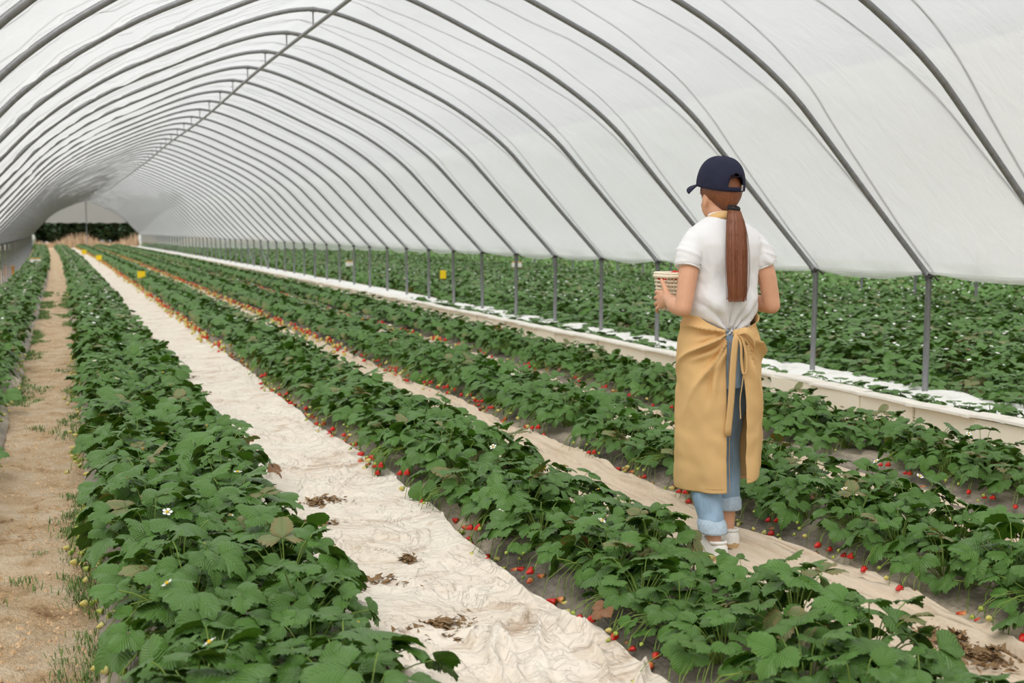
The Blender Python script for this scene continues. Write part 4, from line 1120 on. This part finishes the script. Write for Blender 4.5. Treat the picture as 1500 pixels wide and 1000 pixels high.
mb = MB(); r = random.Random(62)
for i in range(9000):
    y = 3.0 + 17 * r.random() ** 1.5; x = r.uniform(-.50, .13); q_ = r.random()
    if fbm(np.array(x * 3), np.array(y * 2), 3, 19) < .45 and q_ < .8: continue
    sz = .002 + .010 * r.random() ** 3; z0 = -.018 + r.uniform(0, .008)
    P_ = [(x + sz * math.cos(t) * r.uniform(.7, 1.2), y + sz * math.sin(t) * r.uniform(.7, 1.2), z0) for t in (0, 1.6, 3.1, 4.7)] + [(x + r.gauss(0, sz * .2), y + r.gauss(0, sz * .2), z0 + sz * r.uniform(.7, 1.2))]
    mb.faces(P_, [(0, 1, 4), (1, 2, 4), (2, 3, 4), (3, 0, 4)])
tag(mb.build('soil_crumbs', M['clod'], None, False), 'loose crumbs of sandy soil scattered on the path', 'soil', None, 'stuff')

def litter(px, py, size, n, where, elong=1.0, ang=0.0):
    size *= 1.35; n = int(n * 1.6); c = on_z(px, py, .045); r = random.Random(int(px * 7 + py)); mb = MB()
    for i in range(n):
        a = r.uniform(0, 6.28); d = abs(r.gauss(0, .5)) * size
        dx, dy = d * math.cos(a) * elong, d * math.sin(a)
        x = dx * math.cos(ang) - dy * math.sin(ang); y = dx * math.sin(ang) + dy * math.cos(ang)
        z = max(0, r.gauss(.006, .010)) * (1 - min(1, d / size) * .6)
        l = r.uniform(.008, .028); wd = l * r.uniform(.15, .5); b = r.uniform(0, 6.28); R = Euler((r.uniform(-.6, .6), r.uniform(-.6, .6), b)).to_matrix()
        P = [R @ Vector(q) for q in ((-l, 0, 0), (0, -wd, .004), (l, 0, .001), (0, wd, -.002))]
        mb.poly([(p.x + x, p.y + y, p.z + z) for p in P])
    o = mb.build('dry_litter', M['litter']); o.location = (c[0], c[1], .045)
    return tag(o, where, 'leaf litter', 'litter on the cloths', 'stuff')
litter(632, 925, .085, 420, 'largest clump of dry leaf litter near the bottom of the cream cloth', 1.5, .3)
litter(510, 862, .05, 160, 'dry litter by a fold left on the cream cloth', 1.3, .3)
litter(598, 820, .03, 60, 'tiny scrap of dry litter in the middle of the cream cloth')
litter(560, 852, .06, 50, 'thin string of dry litter across the cream cloth', 2.2, -.4)
litter(475, 735, .07, 200, 'brown litter patch upper left on the cream cloth', 1.2)
litter(462, 766, .06, 160, 'brown litter patch below the upper left patch on the cream cloth', 1.2)
litter(452, 800, .06, 140, 'loose litter along the left edge of the cream cloth', 1.0)
litter(330, 637, .05, 110, 'litter streak on the cream cloth beside the dense bed', 1.8)
litter(283, 576, .06, 120, 'litter streak further up the cream cloth', 1.8)
litter(262, 552, .07, 120, 'litter streak on the distant cream cloth', 2)
litter(245, 525, .07, 110, 'farthest litter streak on the cream cloth', 2)
litter(1405, 935, .10, 420, 'dry leaf litter at the right edge of the tan walkway', 1.2, -.6)
litter(1465, 962, .09, 380, 'dry litter heap in the lower right corner', 1.4, -.6)

# ------------------------------------------------------------------ neighbouring posts, traps, hives, far hedge
for row, xx in enumerate((13.85, 21.5)):
    for k in range(-1, 20 if row == 0 else 26):
        y = Y0 + SP * k * (1 if row == 0 else 1.5) + .6
        if not visible((xx, y, .8)): continue
        o = link('field_post', pomesh); o.location = (xx + float(veer(y)), y, -.05)
        tag(o, 'grey post standing in the %s of the green field beyond the gutter' % ('middle' if row == 0 else 'far part'), 'post', 'posts in the neighbouring field')

M['yellow'] = simple('yellow_card', lin(246, 208, 20), .5, .05); M['white_card'] = simple('white_card', lin(232, 232, 224), .7, .04)
M['wood'] = simple('stake_wood', lin(150, 120, 86), .8, .2, 20)
M['honey'] = simple('orange_plastic', lin(214, 150, 60), .6, .08)
def trap(px, py, X, lab, wpx, hpx, ground=.1):
    p = on_x(px, py, X); d = project(p)[2]; hw = wpx / FPX * d / 2; hh = hpx / FPX * d / 2
    t = empty('sticky_trap', (p[0], p[1], ground)); tag(t, lab, 'insect trap', 'yellow insect traps')
    z = p[2] - ground
    mb = MB(); mb.box((0, 0, z), (hw, .004, hh), bev=.001); mb.build('card', M['yellow'], t, False)
    mb = MB(); mb.tube([(0, .012, -.05), (0, .012, z + hh * .6)], .006, 6); mb.build('stake', M['wood'], t)
trap(207, 402, 1.66, 'yellow insect trap card above the plants right of the cream cloth', 11, 10)
trap(145, 377, 1.25, 'second yellow insect trap card in the distant rows', 8, 7)
trap(123, 369, .75, 'farthest yellow insect trap card near the tunnel end', 7, 7, .05)
trap(649, 402, 7.6, 'yellow insect trap card in the field beyond the right posts', 9, 12)
def hive(px, py, X, lab, wpx, ground=.1):
    p = on_x(px, py, X); d = project(p)[2]; s_ = wpx / FPX * d / 2
    t = empty('bee_hive_box', (p[0], p[1], ground)); tag(t, lab, 'hive box', 'white hive boxes'); z = p[2] - ground
    mb = MB(); mb.box((-s_ * .5, 0, z), (s_ * .46, s_ * .6, s_ * .5), bev=.01); mb.build('carton', M['white_card'], t, False)
    mb = MB(); mb.box((s_ * .5, 0, z), (s_ * .46, s_ * .6, s_ * .5), bev=.01); mb.build('carton', M['white_card'], t, False)
    for q in (-.5, .5):
        mb = MB(); mb.box((s_ * q, 0, z + s_ * .58), (s_ * .47, s_ * .62, s_ * .1), bev=.01); mb.build('lid', M['honey'], t, False)
    mb = MB(); mb.box((0, 0, (z - s_ * .5) / 2), (s_ * .12, s_ * .12, (z - s_ * .5) / 2)); mb.box((0, 0, z - s_ * .52), (s_, s_ * .6, .015)); mb.build('stand', M['wood'], t, False)
hive(52, 383, -.9, 'white hive box with yellow lids above the leftmost bed', 15)
hive(757, 388, 11.5, 'white hive box in the field behind the middle right posts', 14, -.01)
hive(513, 387, 8.2, 'white hive box in the field behind the distant right posts', 13, -.01)
# orange tub beside the left posts
c = on_z(12, 404, 0.0); mb = MB()
ringsr = [(.16, 0), (.19, .3), (.20, .31), (.185, .31), (.15, .03)]
mb.loft([[(r_ * math.cos(a), r_ * math.sin(a), z) for a in np.arange(16) * PI / 8] for r_, z in ringsr])
o = mb.build('picking_tub', M['honey']); o.location = (c[0], c[1], 0); tag(o, 'orange picking tub on the ground by the left posts', 'tub')

# hedge and dry reeds beyond the far end
hr = random.Random(88)
M['hedge'] = simple('hedge_leaf', lin(38, 62, 28), .7, .5, 1.5)
M['bark'] = simple('bark', lin(70, 58, 46), .9, .2)
hedge_lab = ['dark hedge tree left of the far opening', 'dark hedge tree seen left of the end pole', 'dark hedge tree directly behind the end pole', 'dark hedge tree right of the end pole',
             'dark hedge tree at the right of the far opening', 'dark hedge tree hidden mostly behind the right film', 'dark hedge tree far left behind the posts']
for i, xx in enumerate((-2.6, -.2, 2.0, 4.4, 6.6, 9.2, -5.5)):
    t = empty('hedge_tree', (xx, YEND + 16 + hr.uniform(-1, 1), 0)); tag(t, hedge_lab[i], 'tree', 'hedge trees beyond the tunnel')
    hgt = hr.uniform(4.2, 5.5); mb = MB(); mb.tube([(0, 0, -.1), (.1, 0, 1), (0, .1, hgt * .7)], [.16, .13, .05], 7); mb.build('trunk', M['bark'], t)
    mb = MB()
    for j in range(3600):
        a = hr.uniform(0, 6.28); ph = math.acos(hr.uniform(-1, 1)); rr_ = hr.uniform(.65, 1.0) * (1 + .2 * math.sin(a * 3 + i))
        p = (1.7 * rr_ * math.sin(ph) * math.cos(a), 1.5 * rr_ * math.sin(ph) * math.sin(a), hgt * .52 + hgt * .47 * rr_ * math.cos(ph))
        l = hr.uniform(.2, .36); R = Euler((hr.uniform(-1, 1), hr.uniform(-1, 1), hr.uniform(0, 6.28))).to_matrix()
        mb.poly([tuple(Vector(p) + R @ Vector(q)) for q in ((-l, 0, 0), (0, -l * .5, .03), (l, 0, 0), (0, l * .5, -.03))])
    mb.build('foliage', M['hedge'], t)
mb = MB()
for j in range(5200):
    x = hr.uniform(-9, 24); y = YEND + 7 + hr.uniform(0, 6); h = hr.uniform(.35, 1.15) * (.8 + .4 * math.sin(x * 1.3)); a = hr.uniform(0, 6.28); wd = hr.uniform(.015, .04); lx, ly = hr.gauss(0, .18), hr.gauss(0, .18)
    px, py = math.cos(a) * wd, math.sin(a) * wd
    mb.faces([(x - px, y - py, -.05), (x + px, y + py, -.05), (x + lx * .5 + px, y + ly * .5 + py, h * .6), (x + lx * .5 - px, y + ly * .5 - py, h * .6), (x + lx, y + ly, h)], [(0, 1, 2, 3), (3, 2, 4)])
tag(mb.build('dry_reeds', M['straw']), 'tan dry reeds in a band beyond the far opening', 'reeds', None, 'stuff')
